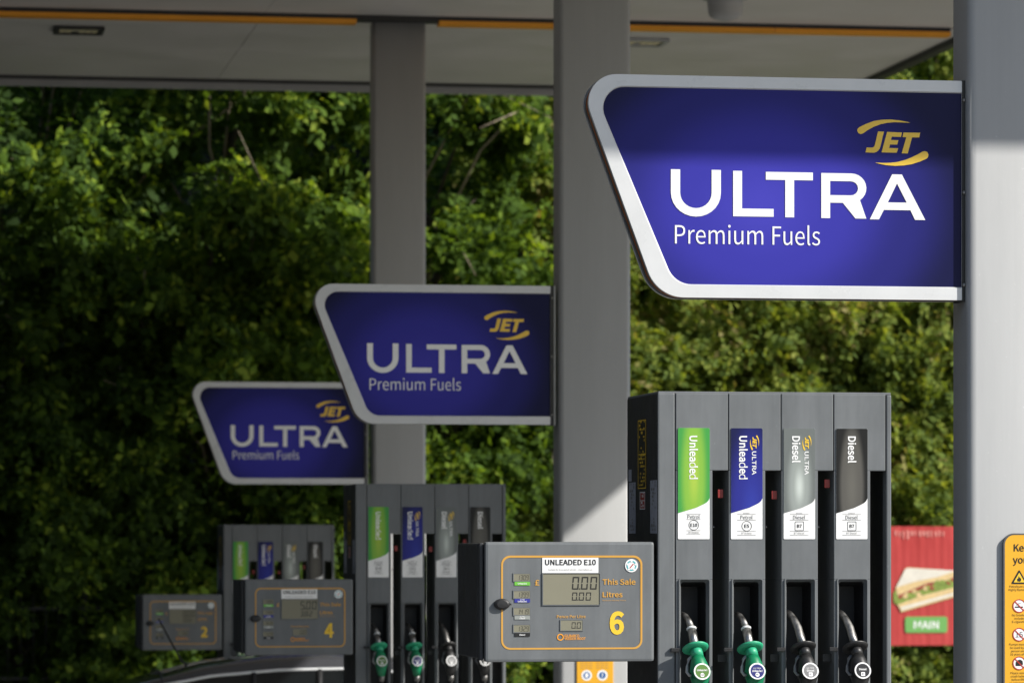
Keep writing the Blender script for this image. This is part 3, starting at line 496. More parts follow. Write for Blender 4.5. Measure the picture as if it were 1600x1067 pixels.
def make_sign():
    t = empty('hanging_sign', (0, 0, 0))
    TL, BL, TR, BR = (sx(52), 0), (sx(329), sz(845)), (0, sz(68)), (0, sz(845))
    TL = (sx(52), sz(62)); TR = (0, sz(62))
    o = rpoly([TL, BL, BR, TR], [.113, .155, .002, .002], 12)
    ob = rpoly([(TL[0] + .006, TL[1] - .004), (BL[0] + .004, BL[1] + .004), (BR[0], BR[1] + .004), (TR[0], TR[1] - .004)], [.113, .155, .002, .002], 12)
    i1 = rpoly([(sx(108), sz(106)), (sx(390), sz(798)), (0, sz(798)), (0, sz(106))], [.085, .10, .001, .001], 12)
    i0 = rpoly([(sx(108) - .006, sz(106) + .004), (sx(390) - .006, sz(798) - .004), (0, sz(798) - .004), (0, sz(106) + .004)], [.09, .105, .001, .001], 12)
    b = MB(); b.ring(o, i0, 0, 'sign_white'); b.skirt(i0, 0, i1, .008, 'sign_white'); b.wall(o, 0, .022, 'sign_white')
    b.wall(i1[::-1], .008, .02, 'sign_white'); b.build('frame', t)
    f2 = [(p[0], p[1]) for p in o]
    b = MB(); b.ring(o, i0, .132, 'sign_white'); b.wall(o, .110, .132, 'sign_white'); b.build('frame', t)
    # return (edge) with a groove and an orange line
    b = MB(); b.wall(ob, .022, .110, 'sign_edge'); b.build('edge_band', t)
    og = rpoly([(TL[0] + .003, TL[1] - .002), (BL[0] + .002, BL[1] + .002), (BR[0], BR[1] + .002), (TR[0], TR[1] - .002)], [.113, .155, .002, .002], 12)
    b = MB(); b.wall(og, .064, .070, 'sign_orange'); b.ring(og, ob, .064, 'sign_orange'); b.build('orange_line', t)
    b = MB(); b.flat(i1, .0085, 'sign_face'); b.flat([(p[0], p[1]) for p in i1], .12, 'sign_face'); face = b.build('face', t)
    S, A, Rh, Ah = ultra_shapes()
    b = MB()
    for q in (S[0], S[1], S[2]): b.flat(q, .0065, 'print_white')
    for q, h in ((S[3], Rh), (A, Ah)):
        vs, fs = holed(q, h); b.add([(v[0], .0065, v[2]) for v in vs], fs, 'print_white')
    b.build('large_lettering', t)
    b = MB(); b.text('Premium', sx(390), sz(655), .0065, .0735, 'print_white', width=sx(694) - sx(390), weight=-.004, font='S'); b.build('tagline_lettering', t)
    b = MB(); b.text('Fuels', sx(726), sz(655), .0065, .0735, 'print_white', width=sx(891) - sx(726), weight=-.004, font='S'); b.build('tagline_lettering', t)
    L, W = jet_shapes(.002635 / 9.41, sx(1385) + (1310 - (880 + 1385 / 2.2222)) * .002635, sz(60) - (160 - (90 + 60 / 2.2222)) * .002508)
    em = MB(); [em.flat(q, .0064, 'print_gold') for q in L]; emo = em.build('emblem', t)
    for q in W: b = MB(); b.flat(q, .0064, 'print_gold'); b.build('swoosh', emo)
    # mounting flange with bolts
    b = MB(); b.box(.0005, .022, .004, .128, sz(850), sz(60), 'trim_dark', .002); fl = b.build('mounting_flange', t)
    b = MB(); b.box(.0225, .034, .0, .05, sz(850), sz(60), 'trim_grey', .002); b.build('edge_trim', t)
    for zz in (sz(130), sz(460), sz(790)):
        b = MB(); b.lathe([(0, .008), (.006, .007), (.008, .003), (.008, 0)], 'chrome', 10, Matrix.Translation((.010, .004, zz)) @ Matrix.Rotation(R(90), 4, 'X')); b.build('bolt', fl, True)
    return t
sg = make_sign()
SIGNX = [XP(1503, 15), XP(860, 24), XP(569.5, 33)]
SIGNZ = [XZ(1503, 126, 15)[1], XZ(860, 446.5, 24)[1], XZ(569.5, 597.5, 33)[1]]
for k in range(3):
    s = sg if k == 0 else copy_tree(sg)
    s.location = (SIGNX[k], ROWY[k], SIGNZ[k]); s.scale = ((1, .978, .968)[k], 1, (1, .993, .993)[k])
    tag(s, ['large blue sign with white frame, half sunlit, on the right-hand column', 'mid-sized shaded blue sign with white frame on the middle column',
            'smallest blue sign with white frame, farthest left, on the back column'][k], 'sign', 'blue premium fuel signs on the columns')

# ------------------------------------------------------------------ pumps
def PU(px): return (px - 1028) * .002624
def PZ(py): return EYE + (840 - py) * .00256
BAY = [1055, 1137.3, 1219.6, 1301.9, 1384.2]
DEP = .64
Z0 = .15; ZT = PZ(614.5)
print_glow('label_green_glow', (0, .03), (.062, .34), [(0, (.38, .53, .07)), (.5, (.23, .46, .06)), (1.0, (.06, .32, .065))])
print_glow('label_blue_glow', (.02, -.12), (.12, .42), [(0, (.032, .045, .33)), (.5, (.024, .028, .24)), (1.0, (.010, .012, .065))])
print_glow('label_silver_glow', (0, -.01), (.062, .22), [(0, (.55, .60, .56)), (.45, (.30, .33, .31)), (1.0, (.15, .165, .16))])
print_glow('label_black_glow', (0, -.01), (.062, .30), [(0, (.13, .125, .11)), (.6, (.10, .096, .086)), (.95, (.016, .016, .016))])

def seg_digit(b, ch, x, z, w_, h, t, y, m, sl=.08):
    seg = {'0': 'abcdef', '1': 'bc', '2': 'abged', '3': 'abgcd', '4': 'fgbc', '5': 'afgcd', '6': 'afgedc', '7': 'abc', '8': 'abcdefg', '9': 'abcdfg'}[ch]
    g = t * .12
    def q(L): b.flat([(x + u + v * sl, z + v) for u, v in L], y, m)
    for s in seg:
        if s == 'a': q([(g, h), (w_ - g, h), (w_ - t, h - t), (t, h - t)])
        if s == 'd': q([(g, 0), (w_ - g, 0), (w_ - t, t), (t, t)])
        if s == 'g': q([(t * .6, h / 2), (t, h / 2 + t / 2), (w_ - t, h / 2 + t / 2), (w_ - t * .6, h / 2), (w_ - t, h / 2 - t / 2), (t, h / 2 - t / 2)])
        if s in 'bf':
            X = 0 if s == 'f' else w_; d = 1 if s == 'f' else -1
            q([(X, h - g), (X + d * t, h - t), (X + d * t, h / 2 + t * .6), (X, h / 2 + g)])
        if s in 'ce':
            X = 0 if s == 'e' else w_; d = 1 if s == 'e' else -1
            q([(X, g), (X + d * t, t), (X + d * t, h / 2 - t * .6), (X, h / 2 - g)])
def seg_number(b, s, x0, x1, z, h, y, m, t=None):
    n = sum(c.isdigit() for c in s); pitch = (x1 - x0) / n; w_ = pitch * .74; x = x0; t = t or h * .13
    for c in s:
        if c == '.': b.rect(x - pitch * .19, x - pitch * .19 + t * .9, z, z + t, y, m); continue
        seg_digit(b, c, x, z, w_, h, t, y, m); x += pitch

def DX(zx): return PU(700 + zx / 4.319)
def DZ(zy): return PZ(820 + zy / 4.319)

def fuel_label(pump, k):
    x0, x1 = PU(BAY[k] + 3.8), PU(BAY[k] + 53); z1, z0 = PZ(669), PZ(842); xm = (x0 + x1) / 2; zm = (z0 + z1) / 2
    y = -.0025
    glow = ['label_green_glow', 'label_blue_glow', 'label_silver_glow', 'label_black_glow'][k]
    hw = (x1 - x0) / 2; hh = (z1 - z0) / 2
    zb = lambda py: PZ(py) - zm
    b = MB(); b.flat(rrect(-hw, hw, -hh, zb(770), .004, 3), 0, 'print_white'); b.wall(rrect(-hw, hw, -hh, hh, .004, 3), 0, .002, 'print_white')
    L = b.build('fuel_label', pump, loc=(xm, y, zm))
    top = [(-hw, zb(801.5)), (hw * .15, zb(793)), (hw * .62, zb(787.5)), (hw * .80, zb(785)), (hw * .92, zb(782)), (hw, zb(778)), (hw, hh - .004), (hw - .004, hh), (-hw + .004, hh), (-hw, hh - .004)]
    b = MB(); b.flat(top, -.0010, glow); b.build('colour_field', L)
    b = MB(); word = 'Unleaded' if k < 2 else 'Diesel'
    xt = {0: PU(1076.8), 1: PU(1154.2), 2: PU(1236.8), 3: PU(1324.4)}[k] - xm
    zt_ = zb(681)
    b.text(word, xt, zt_, -.0022, .0300, 'print_white', width=PZ(681) - PZ({0: 748.5, 1: 748.5, 2: 722.5, 3: 722.5}[k]), weight=.035, rot=90, font='S')
    b.build('fuel_name', L)
    if k in (1, 2):
        b = MB(); xq = (PU(1173.9 if k == 1 else 1256.0)) - xm
        b.text('ULTRA', xq, zb(705), -.0022, .0165, 'print_white', width=PZ(705) - PZ(741.5), weight=.02, rot=90); b.build('fuel_grade', L)
        s_ = .059 / 1060; Ls, W = jet_shapes(s_, 0, 0); b = MB(); xo = PU(1184.7 if k == 1 else 1266.5) - xm
        for q in Ls + W: b.flat([(xo + p[1] + 195 * s_, zb(680) - (p[0] - 270 * s_)) for p in q], -.0022, 'print_yellow')
        b.build('emblem', L)
    # lower white part
    b = MB(); ty = -.0012; nm = ['Petrol', 'Petrol', 'Diesel', 'Diesel'][k]; c0 = -.001
    o = 0 if k == 0 else 1.5
    wl = .029 if k == 0 else .0385
    for py in (803.2, 811.2 + o * .6, 828.5 + o * .8, 833.6 + o * 1.2):
        b.rect(c0 - wl, c0 + wl, zb(py) - .0007, zb(py) + .0007, ty, 'print_grey')
    b.text(nm, c0, zb(810 + o * .5), ty, .0145, 'print_grey', width=.050, align='C', weight=.01)
    if k:
        for q in range(5): b.rect(c0 - .013 + q * .0055, c0 - .0095 + q * .0055, zb(802.0), zb(801.0), ty, 'print_grey')
    zc = zb(820 + o)
    if k < 2: A = circle(0, zc, .0205); B = circle(0, zc, .0186); b.ring(A, B, ty, 'print_black')
    else: b.ring(rrect(-.0185, .0185, zc - .0185, zc + .0185, .004), rrect(-.0167, .0167, zc - .0167, zc + .0167, .003), ty, 'print_black')
    code = ['E10', 'E5', 'B7', 'B7'][k]; b.text(code, 0, zc - .0065, ty, .0130, 'print_black', align='C', width=.0275 if k == 0 else .0195, weight=.028)
    b.text(['95 Octane', '97 Octane', 'B7 Diesel', 'B7 Diesel'][k], c0, zb(832.5 + o), ty, .0066, 'print_grey', align='C', width=.042, weight=.01)
    b.build('fuel_grade_print', L)

def make_display(pump, num, sale, litres):
    x0, x1 = DX(268), DX(1388); z1, z0 = DZ(113), DZ(914)
    b = MB(); b.box(DX(232), x1 - .004, .05, DEP - .06, z0 + .012, z1 - .006, 'pump_dark', .008)
    D = b.build('display_unit', pump)
    b = MB(); b.box(DX(236), x0 - .004, .012, .05, z0 + .006, z1 - .004, 'pump_dark', .004); b.build('hinge_strip', D)
    b = MB(); b.box(x0, x1, -.014, .046, z0, z1, 'pump_grey', .011); b.build('door', D)
    b = MB(); b.box(DX(95) + .02, DX(250), DEP - .20, DEP - .062, z0 - .004, z0 + .011, 'print_orange'); 
    y = -.0155
    A = rrect(DX(372), DX(1308), DZ(831), DZ(204), .036, 8); Bi = rrect(DX(384), DX(1295), DZ(819), DZ(218), .030, 8)
    b = MB(); b.ring(A, Bi, y, 'print_orange'); b.build('outline', D)
    # sticker
    b = MB(); b.rect(DX(643), DX(1015), DZ(321), DZ(219), y - .001, 'print_white')
    b.text('UNLEADED E10', DX(661), DZ(267), y - .002, .0205, 'print_black', width=DX(998) - DX(661), weight=.040)
    b.text('Suitable for most petrol vehicles : check before use', DX(683), DZ(303), y - .002, .0052, 'print_black', width=DX(975) - DX(683))
    b.build('paper_sticker', D)
    def screen(nm, a0, a1, b0, b1, digits, rim=.004):
        dp = .0034 if nm == 'main_screen' else .0016
        b = MB(); xa, xb, za, zb_ = DX(a0), DX(a1), DZ(b1), DZ(b0)
        A = [(xa, za), (xb, za), (xb, zb_), (xa, zb_)]; B = [(xa + rim * .4, za + rim * .4), (xb - rim, za + rim * .4), (xb - rim, zb_ - rim), (xa + rim * .4, zb_ - rim)]
        O = [(xa - .003, za - .003), (xb + .003, za - .003), (xb + .003, zb_ + .003), (xa - .003, zb_ + .003)]; I = [(xa, za), (xb, za), (xb, zb_), (xa, zb_)]
        b.ring(O, I, y - dp, 'pump_grey'); b.wall(O, y - dp, y + .001, 'pump_grey'); b.wall(I[::-1], y - dp, y - .0004, 'print_black'); b.flat(I, y - .0006, 'lcd')
        for (s, d0, d1, e0, e1, t) in digits: seg_number(b, s, DX(d0), DX(d1), DZ(e1), DZ(e0) - DZ(e1), y - .0009, 'lcd_ink', t)
        return b.build(nm, D)
    screen('main_screen', 648, 1024, 325, 532, [(sale, 838, 1018, 346, 432, .0056), (litres, 838, 975, 450, 505, .0042)], .0045)
    screen('price_screen', 765, 910, 637, 704, [('0.0', 836, 906, 650, 692, .0028)], .0045)
    for k, (s, yy) in enumerate((('130.9', 326), ('139.9', 440), ('141.9', 553), ('132.9', 667))):
        o = screen('price_screen', 455, 562, yy, yy + 47, [(s, 478, 556, yy + 9, yy + 42, .0019)], .0048)
        b = MB(); b.rect(DX(460), DX(562), DZ(yy + 77), DZ(yy + 51), y - .001, ['label_green', 'label_blue', 'label_silver', 'print_black'][k])
        if k in (1, 2): b.text('ULTRA', DX(511), DZ(yy + 62), y - .002, .0045, 'print_white', align='C', weight=.02)
        b.text(['Unleaded', 'Unleaded', 'Diesel', 'Diesel'][k], DX(511), DZ(yy + (70 if k in (0, 3) else 75)), y - .002, .006, 'print_white', align='C', weight=.03); b.build('price_tag', D)
    b = MB(); b.text('This Sale', DX(1043), DZ(398), y - .0005, .0205, 'print_orange', width=DX(1262) - DX(1043), weight=.03); b.build('panel_lettering', D)
    b = MB(); b.text('Litres', DX(1043), DZ(482), y - .0005, .0195, 'print_orange', width=DX(1176) - DX(1043), weight=.03); b.build('panel_lettering', D)
    b = MB(); b.text('Minimum delivery 5 litres', DX(1043), DZ(508), y - .0005, .005, 'print_orange', width=DX(1198) - DX(1043)); b.build('panel_lettering', D)
    b = MB(); b.text('£', DX(596), DZ(402), y - .0005, .021, 'print_orange', width=DX(624) - DX(596), weight=.03); b.build('panel_lettering', D)
    b = MB(); b.text('Pence Per Litre', DX(740), DZ(621), y - .0005, .0112, 'print_orange', width=DX(930) - DX(740), weight=.02); b.build('panel_lettering', D)
    b = MB(); b.ring(circle(DX(763), DZ(749), .0135), circle(DX(763), DZ(749), .0095), y - .0005, 'orange')
    b.text('GILBARCO', DX(790), DZ(748), y - .0005, .0095, 'orange', width=DX(888) - DX(790), weight=.02)
    b.text('VEEDER-ROOT', DX(790), DZ(767), y - .0005, .0095, 'orange', width=DX(930) - DX(790), weight=.02); b.build('maker_mark', D)
    b = MB(); b.text(num, DX(1138), DZ(724), y - .0005, .0815, 'print_yellow', align='C', width=DX(1186) - DX(1090), weight=.055, font='S'); b.build('pump_number', D)
    b = MB(); b.flat(circle(DX(1235), DZ(272), .0262), y - .001, 'print_white'); b.ring(circle(DX(1235), DZ(272), .0205), circle(DX(1235), DZ(272), .0150), y - .0018, 'teal')
    for q in range(5):
        a = q * 1.257 + .3; cx_, cz_ = DX(1235) + .0178 * math.cos(a), DZ(272) + .0178 * math.sin(a)
        b.flat(circle(cx_, cz_, .0042, 8), y - .0024, 'print_white')
    b.flat([(DX(1222), DZ(287)), (DX(1227), DZ(290)), (DX(1250), DZ(262)), (DX(1245), DZ(258))], y - .0024, 'print_red'); b.build('round_sticker', D)
    # lock knob
    M = Matrix.Translation((DX(376), y - .001, DZ(528))) @ Matrix.Rotation(R(90), 4, 'X')
    b = MB(); b.lathe([(0.030, 0), (.031, .004), (.028, .012), (.020, .017), (0, .018)], 'black', 20, M @ Matrix.Diagonal((1.05, .72, 1, 1)))
    b.box(.018, .037, -.004, .004, .006, .013, 'black', .002, M); b.build('lock_knob', D, False)
    return D

def make_pump(num, sale, litres):
    P = empty('fuel_pump', (0, 0, 0))
    g = .0016
    # left side sheet, corner post, right post, header, plinth
    b = MB(); b.box(PU(1028), PU(1030.5), .012, DEP, Z0, ZT - .004, 'pump_dark'); side = b.build('side_panel', P)
    b = MB(); b.box(PU(1028), PU(1055) - g, 0, .05, Z0, ZT, 'pump_grey', .006); b.build('corner_post', P)
    b = MB(); b.box(PU(1030.7), PU(1054), .052, DEP - .01, Z0, ZT - .006, 'black'); b.build('corner_core', P)
    b = MB(); b.box(PU(BAY[4]) + g, PU(1392.5), -.004, .06, Z0, ZT - .004, 'pump_grey', .005); b.build('end_post', P)
    b = MB(); b.box(PU(1386), PU(1392), .062, DEP, Z0, ZT - .006, 'pump_dark'); b.build('side_panel', P)
    b = MB(); b.box(PU(1055), PU(1384), .03, DEP - .01, PZ(734), ZT - .004, 'black'); b.build('header_core', P)
    b = MB(); b.box(PU(1028.5), PU(1392), .0015, DEP, ZT - .004, ZT + .006, 'pump_grey', .003); b.build('top_cap', P)
    b = MB(); b.box(PU(1055), PU(1384), .04, DEP - .01, Z0, PZ(1400), 'black'); b.build('plinth', P)
    for k in range(4):
        xa, xb = PU(BAY[k]) + g, PU(BAY[k + 1]) - g; xs_ = PU(BAY[k] + 57.5)
        zr0, zr1 = PZ(1175), PZ(905); ra, rb = PU(BAY[k] + 6.5), PU(BAY[k] + 52)
        zh = PZ(735)
        # panel with a header block, a narrow strip and a rounded recess opening
        b = MB()
        b.box(xa, xb, 0, .03, zh, ZT - .001, 'pump_grey', .0035)
        b.box(xa, xs_, 0, .30, zr1, zh - .0001, 'pump_grey', .0025)
        b.box(xa, ra, .0, .30, Z0 + .04, zr1 + .0001, 'pump_grey', .0025); b.box(rb, xs_, .0, .30, Z0 + .04, zr1 + .0001, 'pump_grey', .0025)
        b.box(ra, rb, .0, .30, Z0 + .04, zr0, 'pump_grey', .0025)
        pn = b.build('bay_panel', P)
        # raised rim and dark holster tray
        A = rrect(ra - .004, rb + .004, zr0, zr1 + .004, .008, 4); B = rrect(ra + .010, rb - .008, zr0 + .01, zr1 - .010, .010, 4)
        b = MB(); b.skirt(A, .0, [(p[0], p[1]) for p in A], -.006, 'pump_grey')
        b.skirt(rrect(ra - .001, rb + .001, zr0, zr1 + .001, .008, 4), -.006, B, .022, 'pump_grey'); b.ring(A, rrect(ra - .001, rb + .001, zr0, zr1 + .001, .008, 4), -.006, 'pump_grey'); b.build('holster_rim', P)
        b = MB(); Bb = rrect(ra + .016, rb - .014, zr0 + .02, zr1 - .03, .010, 4)
        b.skirt(B, .022, Bb, .15, 'black'); b.flat(Bb, .15, 'black'); b.build('nozzle_holster', P)
        b = MB(); b.box(xa - .018 - .004, xa + .012, -.016, -.0005, PZ(1017), PZ(1011), 'black', .002); b.build('latch_lever', P)
        # hose slot: rear web and tags
        b = MB(); b.box(xs_ + .0005, xs_ + .009, .05, .32, Z0 + .1, zh - .002, 'black'); b.build('slot_lining', P)
        b = MB(); zz = PZ([771, 773, 755, 770][k]); xr = PU([1127, 1211, 1294, 1370][k])
        if k < 3:
            b.box(xr - .011, xr + .011, .022, .027, zz - .017, zz + .017, 'red_tag', .002); b.build('red_tag', P)
            b = MB(); b.lathe([(0, .004), (.003, .003), (.004, 0)], 'chrome', 8, Matrix.Translation((xs_ + .018, .06, PZ(823))) @ Matrix.Rotation(R(90), 4, 'X')); b.build('screw', P)
            b = MB(); b.box(xs_ + .030, xb + .004, .04, .055, PZ(1034), PZ(1022), 'trim_dark', .002); b.build('hose_bracket', P)
        fuel_label(P, k)
    # rear strips so the slots stay open from front to back
    for k in range(4):
        b = MB(); b.box(PU(BAY[k]) + .002, PU(BAY[k] + 50), .302, .40, Z0 + .04, PZ(735), 'black'); b.build('rear_web', P)
    # printed plates on the left side
    xs0 = PU(1028)
    def sideplate(nm, y0, y1, za, zb_, m, rows=None, m2=None, border=None):
        b = MB(); x = xs0 - .0012
        def q(a, c_, d, e, mm, dx): b.add([(x - dx, a, d), (x - dx, a, e), (x - dx, c_, e), (x - dx, c_, d)], [(0, 1, 2, 3)], mm)
        q(y0, y1, za, zb_, m, 0)
        if border:
            bw = .006
            for r_ in ((y0, y0 + bw * 1.6, za, zb_), (y1 - bw * 1.6, y1, za, zb_), (y0, y1, za, za + bw * .7), (y0, y1, zb_ - bw * .7, zb_), (y0, y1, (za + zb_) / 2 - .002, (za + zb_) / 2 + .002)): q(*r_, border, .0008)
        if rows:
            rr = random.Random(3)
            n = rows
            for i in range(n):
                z = zb_ - (i + .8) * (zb_ - za) / (n + .6); a = y0 + .03; 
                while a < y1 - .04:
                    w_ = rr.uniform(.01, .035)
                    if rr.random() < .62: q(a, min(a + w_, y1 - .02), z, z + (zb_ - za) / n * rr.uniform(.35, .75), m2, .0006)
                    a += w_ + .01
        b.build(nm, P)
    def SY(px): return 15 * ((1204) / (px + 176) - 1)
    sideplate('warning_plate', SY(1009.5), SY(996.5), PZ(762), PZ(653), 'print_black', 18, 'print_yellow', 'print_yellow')
    sideplate('red_plate', SY(1008), SY(999.5), PZ(795), PZ(767), 'print_red', 5, 'print_white', 'print_white')
    sideplate('data_plate', SY(1027.2), SY(1016), PZ(833), PZ(750), 'label_grey', 14, 'print_grey')
    sideplate('data_plate', SY(992.5), SY(982), PZ(833), PZ(751), 'label_grey', 14, 'print_grey')
    sideplate('data_plate', SY(986), SY(981), PZ(749), PZ(730), 'label_grey', 2, 'print_black')
    make_display(P, num, sale, litres)
    return P
pumps = []
for k, (n_, s_, l_) in enumerate((('6', '0.00', '0.00'), ('4', '5.00', '3.82'), ('2', '0.00', '0.00'))):
    if k == 0: p = make_pump(n_, s_, l_)
    else:
        p = copy_tree(pumps[0])
        for ch in list(p.children):
            if ch.name.startswith('display_unit'):
                for g_ in list(ch.children): bpy.data.objects.remove(g_)
                bpy.data.objects.remove(ch)
        make_display(p, n_, s_, l_)
    p.location = (PX0[k], ROWY[k], DROP[k]); pumps.append(p)
    tag(p, ['nearest grey fuel pump, sunlit, with display numbered 6', 'shaded grey fuel pump in the middle with display numbered 4', 'smallest grey fuel pump at the back with display numbered 2'][k], 'fuel pump', 'fuel pumps on the forecourt')

# ------------------------------------------------------------------ nozzles: origin at the splash guard; hang in the holsters
def make_nozzle(k):
    green = k < 2; body = 'nozzle_green' if green else 'nozzle_black'; lite = 'nozzle_mint' if green else 'nozzle_black'
    t = empty('fuel_nozzle', (0, 0, 0))
    # axis leans back going up, a little to the left
    ax = Vector((-.075, .50, .86)).normalized(); Mq = ax.to_track_quat('Z', 'Y').to_matrix().to_4x4()
    b = MB(); b.lathe([(.017, -.004), (.040, -.006), (.0515, -.001), (.0535, .004), (.050, .007), (.036, .004), (.017, .006)], lite if green else body, 32, Mq); b.build('splash_guard', t, True)
    P = lambda s, off=(0, 0, 0): ax * s + Vector(off)
    if green:
        b = MB(); b.tube([P(0), P(.05), P(.088)], [.0185, .018, .0175], 'chrome', 16); sp = b.build('spout', t, True)
        b = MB(); b.tube([P(.086), P(.089), P(.093), P(.096)], [.018, .0205, .0205, .0175], 'print_silver', 16); b.build('collar', sp, True)
        b = MB(); b.tube([P(.095), P(.125, (-.004, .004, 0)), P(.15, (-.010, .012, -.003)), P(.17, (-.018, .024, -.010))], [.0145, .0135, .012, .0105], 'steel', 14); b.build('spout_tip', sp, True)
    else:
        b = MB(); b.tube([P(0), P(.05), P(.09, (-.003, 0, 0)), P(.13, (-.010, .006, -.002)), P(.165, (-.020, .018, -.008)), P(.185, (-.028, .030, -.014))], [.0175, .017, .0165, .0155, .0145, .012], 'steel', 14); sp = b.build('spout', t, True)
        b = MB(); b.tube([P(.185, (-.028, .030, -.014)), P(.193, (-.031, .034, -.016))], [.0122, .011], 'black', 12); b.build('spout_tip', sp, True)
    # neck and body: one continuous loft going down and towards the driver
    pts = [(0, 0, 0), (.002, -.016, -.014), (.003, -.028, -.030), (.004, -.034, -.046), (.006, -.040, -.066), (.008, -.044, -.088), (.009, -.043, -.112), (.010, -.038, -.140), (.012, -.030, -.18)]
    rad = [.023, .0235, .024, .030, .036, .0405, .0400, .031, .022]
    b = MB(); b.tube(pts[:3], rad[:3], lite, 18); b.build('neck', t, True)
    b = MB(); b.tube(pts[2:], [r * .99 for r in rad[2:]], body, 20); bo = b.build('body', t, True)
    # trigger guard on the left
    b = MB(); tg = [(-.018, -.010, -.030), (-.031, -.012, -.042), (-.036, -.016, -.070), (-.039, -.020, -.092), (-.030, -.024, -.104), (-.012, -.03, -.106)]
    b.tube(tg, .0065, 'trim_grey' if green else 'print_grey', 8); b.build('trigger_guard', t, True)
    b = MB(); b.tube([(-.012, -.022, -.055), (-.022, -.02, -.09), (-.024, -.018, -.12)], .005, 'black', 8); b.build('trigger', t, True)
    # round badge facing the driver
    Mb = Matrix.Translation((.0085, -.0840, -.0880)) @ Matrix.Rotation(R(-14), 4, 'X')
    b = MB(); b.lathe([(0, .004), (.0335, .004), (.036, 0), (.0365, -.006), (.033, -.022), (.026, -.036)], body, 28, Mb @ Matrix.Rotation(R(90), 4, 'X')); bd = b.build('badge_boss', bo)
    b = MB(); fc = ['badge_green', 'badge_blue', 'print_grey', 'print_black'][k]
    b.ring(circle(0, 0, .0335), circle(0, 0, .0278), -.0048, 'print_white'); b.flat(circle(0, 0, .0278), -.0046, fc)
    b.text('Unleaded' if k < 2 else 'Diesel', 0, .0015 if k in (0, 3) else -.003, -.0054, .0072, 'print_white', align='C', width=.041 if k < 2 else .030, weight=.04, font='S')
    if k in (1, 2): b.text('ULTRA', 0, .0085, -.0054, .0055, 'print_white', align='C', width=.03)
    if k < 2: b.flat(circle(0, -.0145, .0085, 16), -.0054, 'print_white')
    else: b.flat(rrect(-.008, .008, -.0225, -.0065, .002, 3), -.0054, 'print_white')
    b.text(['E10', 'E5', 'B7', 'B7'][k], 0, -.0168, -.006, .0058, 'print_black', align='C', weight=.02)
    b.v = [tuple(Mb @ Vector(p)) for p in b.v]; b.build('badge', t)
    # hose: hangs, turns into the slot on the right and climbs to the header
    hp = [(.014, -.030, -.185), (.014, -.026, -.26), (.018, -.03, -.36), (.035, -.045, -.47), (.062, -.045, -.545), (.090, -.02, -.56), (.1, .03, -.52), (.0985, .12, -.42), (.0965, .23, -.2), (.0965, .255, .15), (.0965, .255, .67)]
    H_ = [Vector(q) for q in hp]; fine = []
    for i in range(len(H_) - 1):
        p0, p1, p2, p3 = H_[max(i - 1, 0)], H_[i], H_[i + 1], H_[min(i + 2, len(H_) - 1)]
        for j in range(4):
            u = j / 4; fine.append(.5 * ((2 * p1) + (p2 - p0) * u + (2 * p0 - 5 * p1 + 4 * p2 - p3) * u * u + (3 * p1 - p0 - 3 * p2 + p3) * u ** 3))
    b = MB(); b.tube(fine, .0125, 'rubber', 10); b.build('hose', t, True)
    b = MB(); b.tube([(.014, -.031, -.175), (.014, -.028, -.215)], [.020, .017], 'steel', 12); b.build('hose_swivel', t, True)
    return t
nz = [make_nozzle(k) for k in range(4)]
kinds = ['green nozzle with green badge', 'green nozzle with blue badge', 'black nozzle with grey badge', 'black nozzle with black badge']
GX = [1082.5, 1167.5, 1250.0, 1331.5]
for r_ in range(3):
    for k in range(4):
        o = nz[k] if r_ == 0 else copy_tree(nz[k])
        o.location = (PX0[r_] + PU(GX[k]), ROWY[r_] - .045, DROP[r_] + PZ(1012))
        tag(o, kinds[k] + ' hanging in the ' + ['sunlit pump numbered 6', 'pump numbered 4', 'farthest pump numbered 2'][r_], 'nozzle', 'fuel nozzles in their holsters')

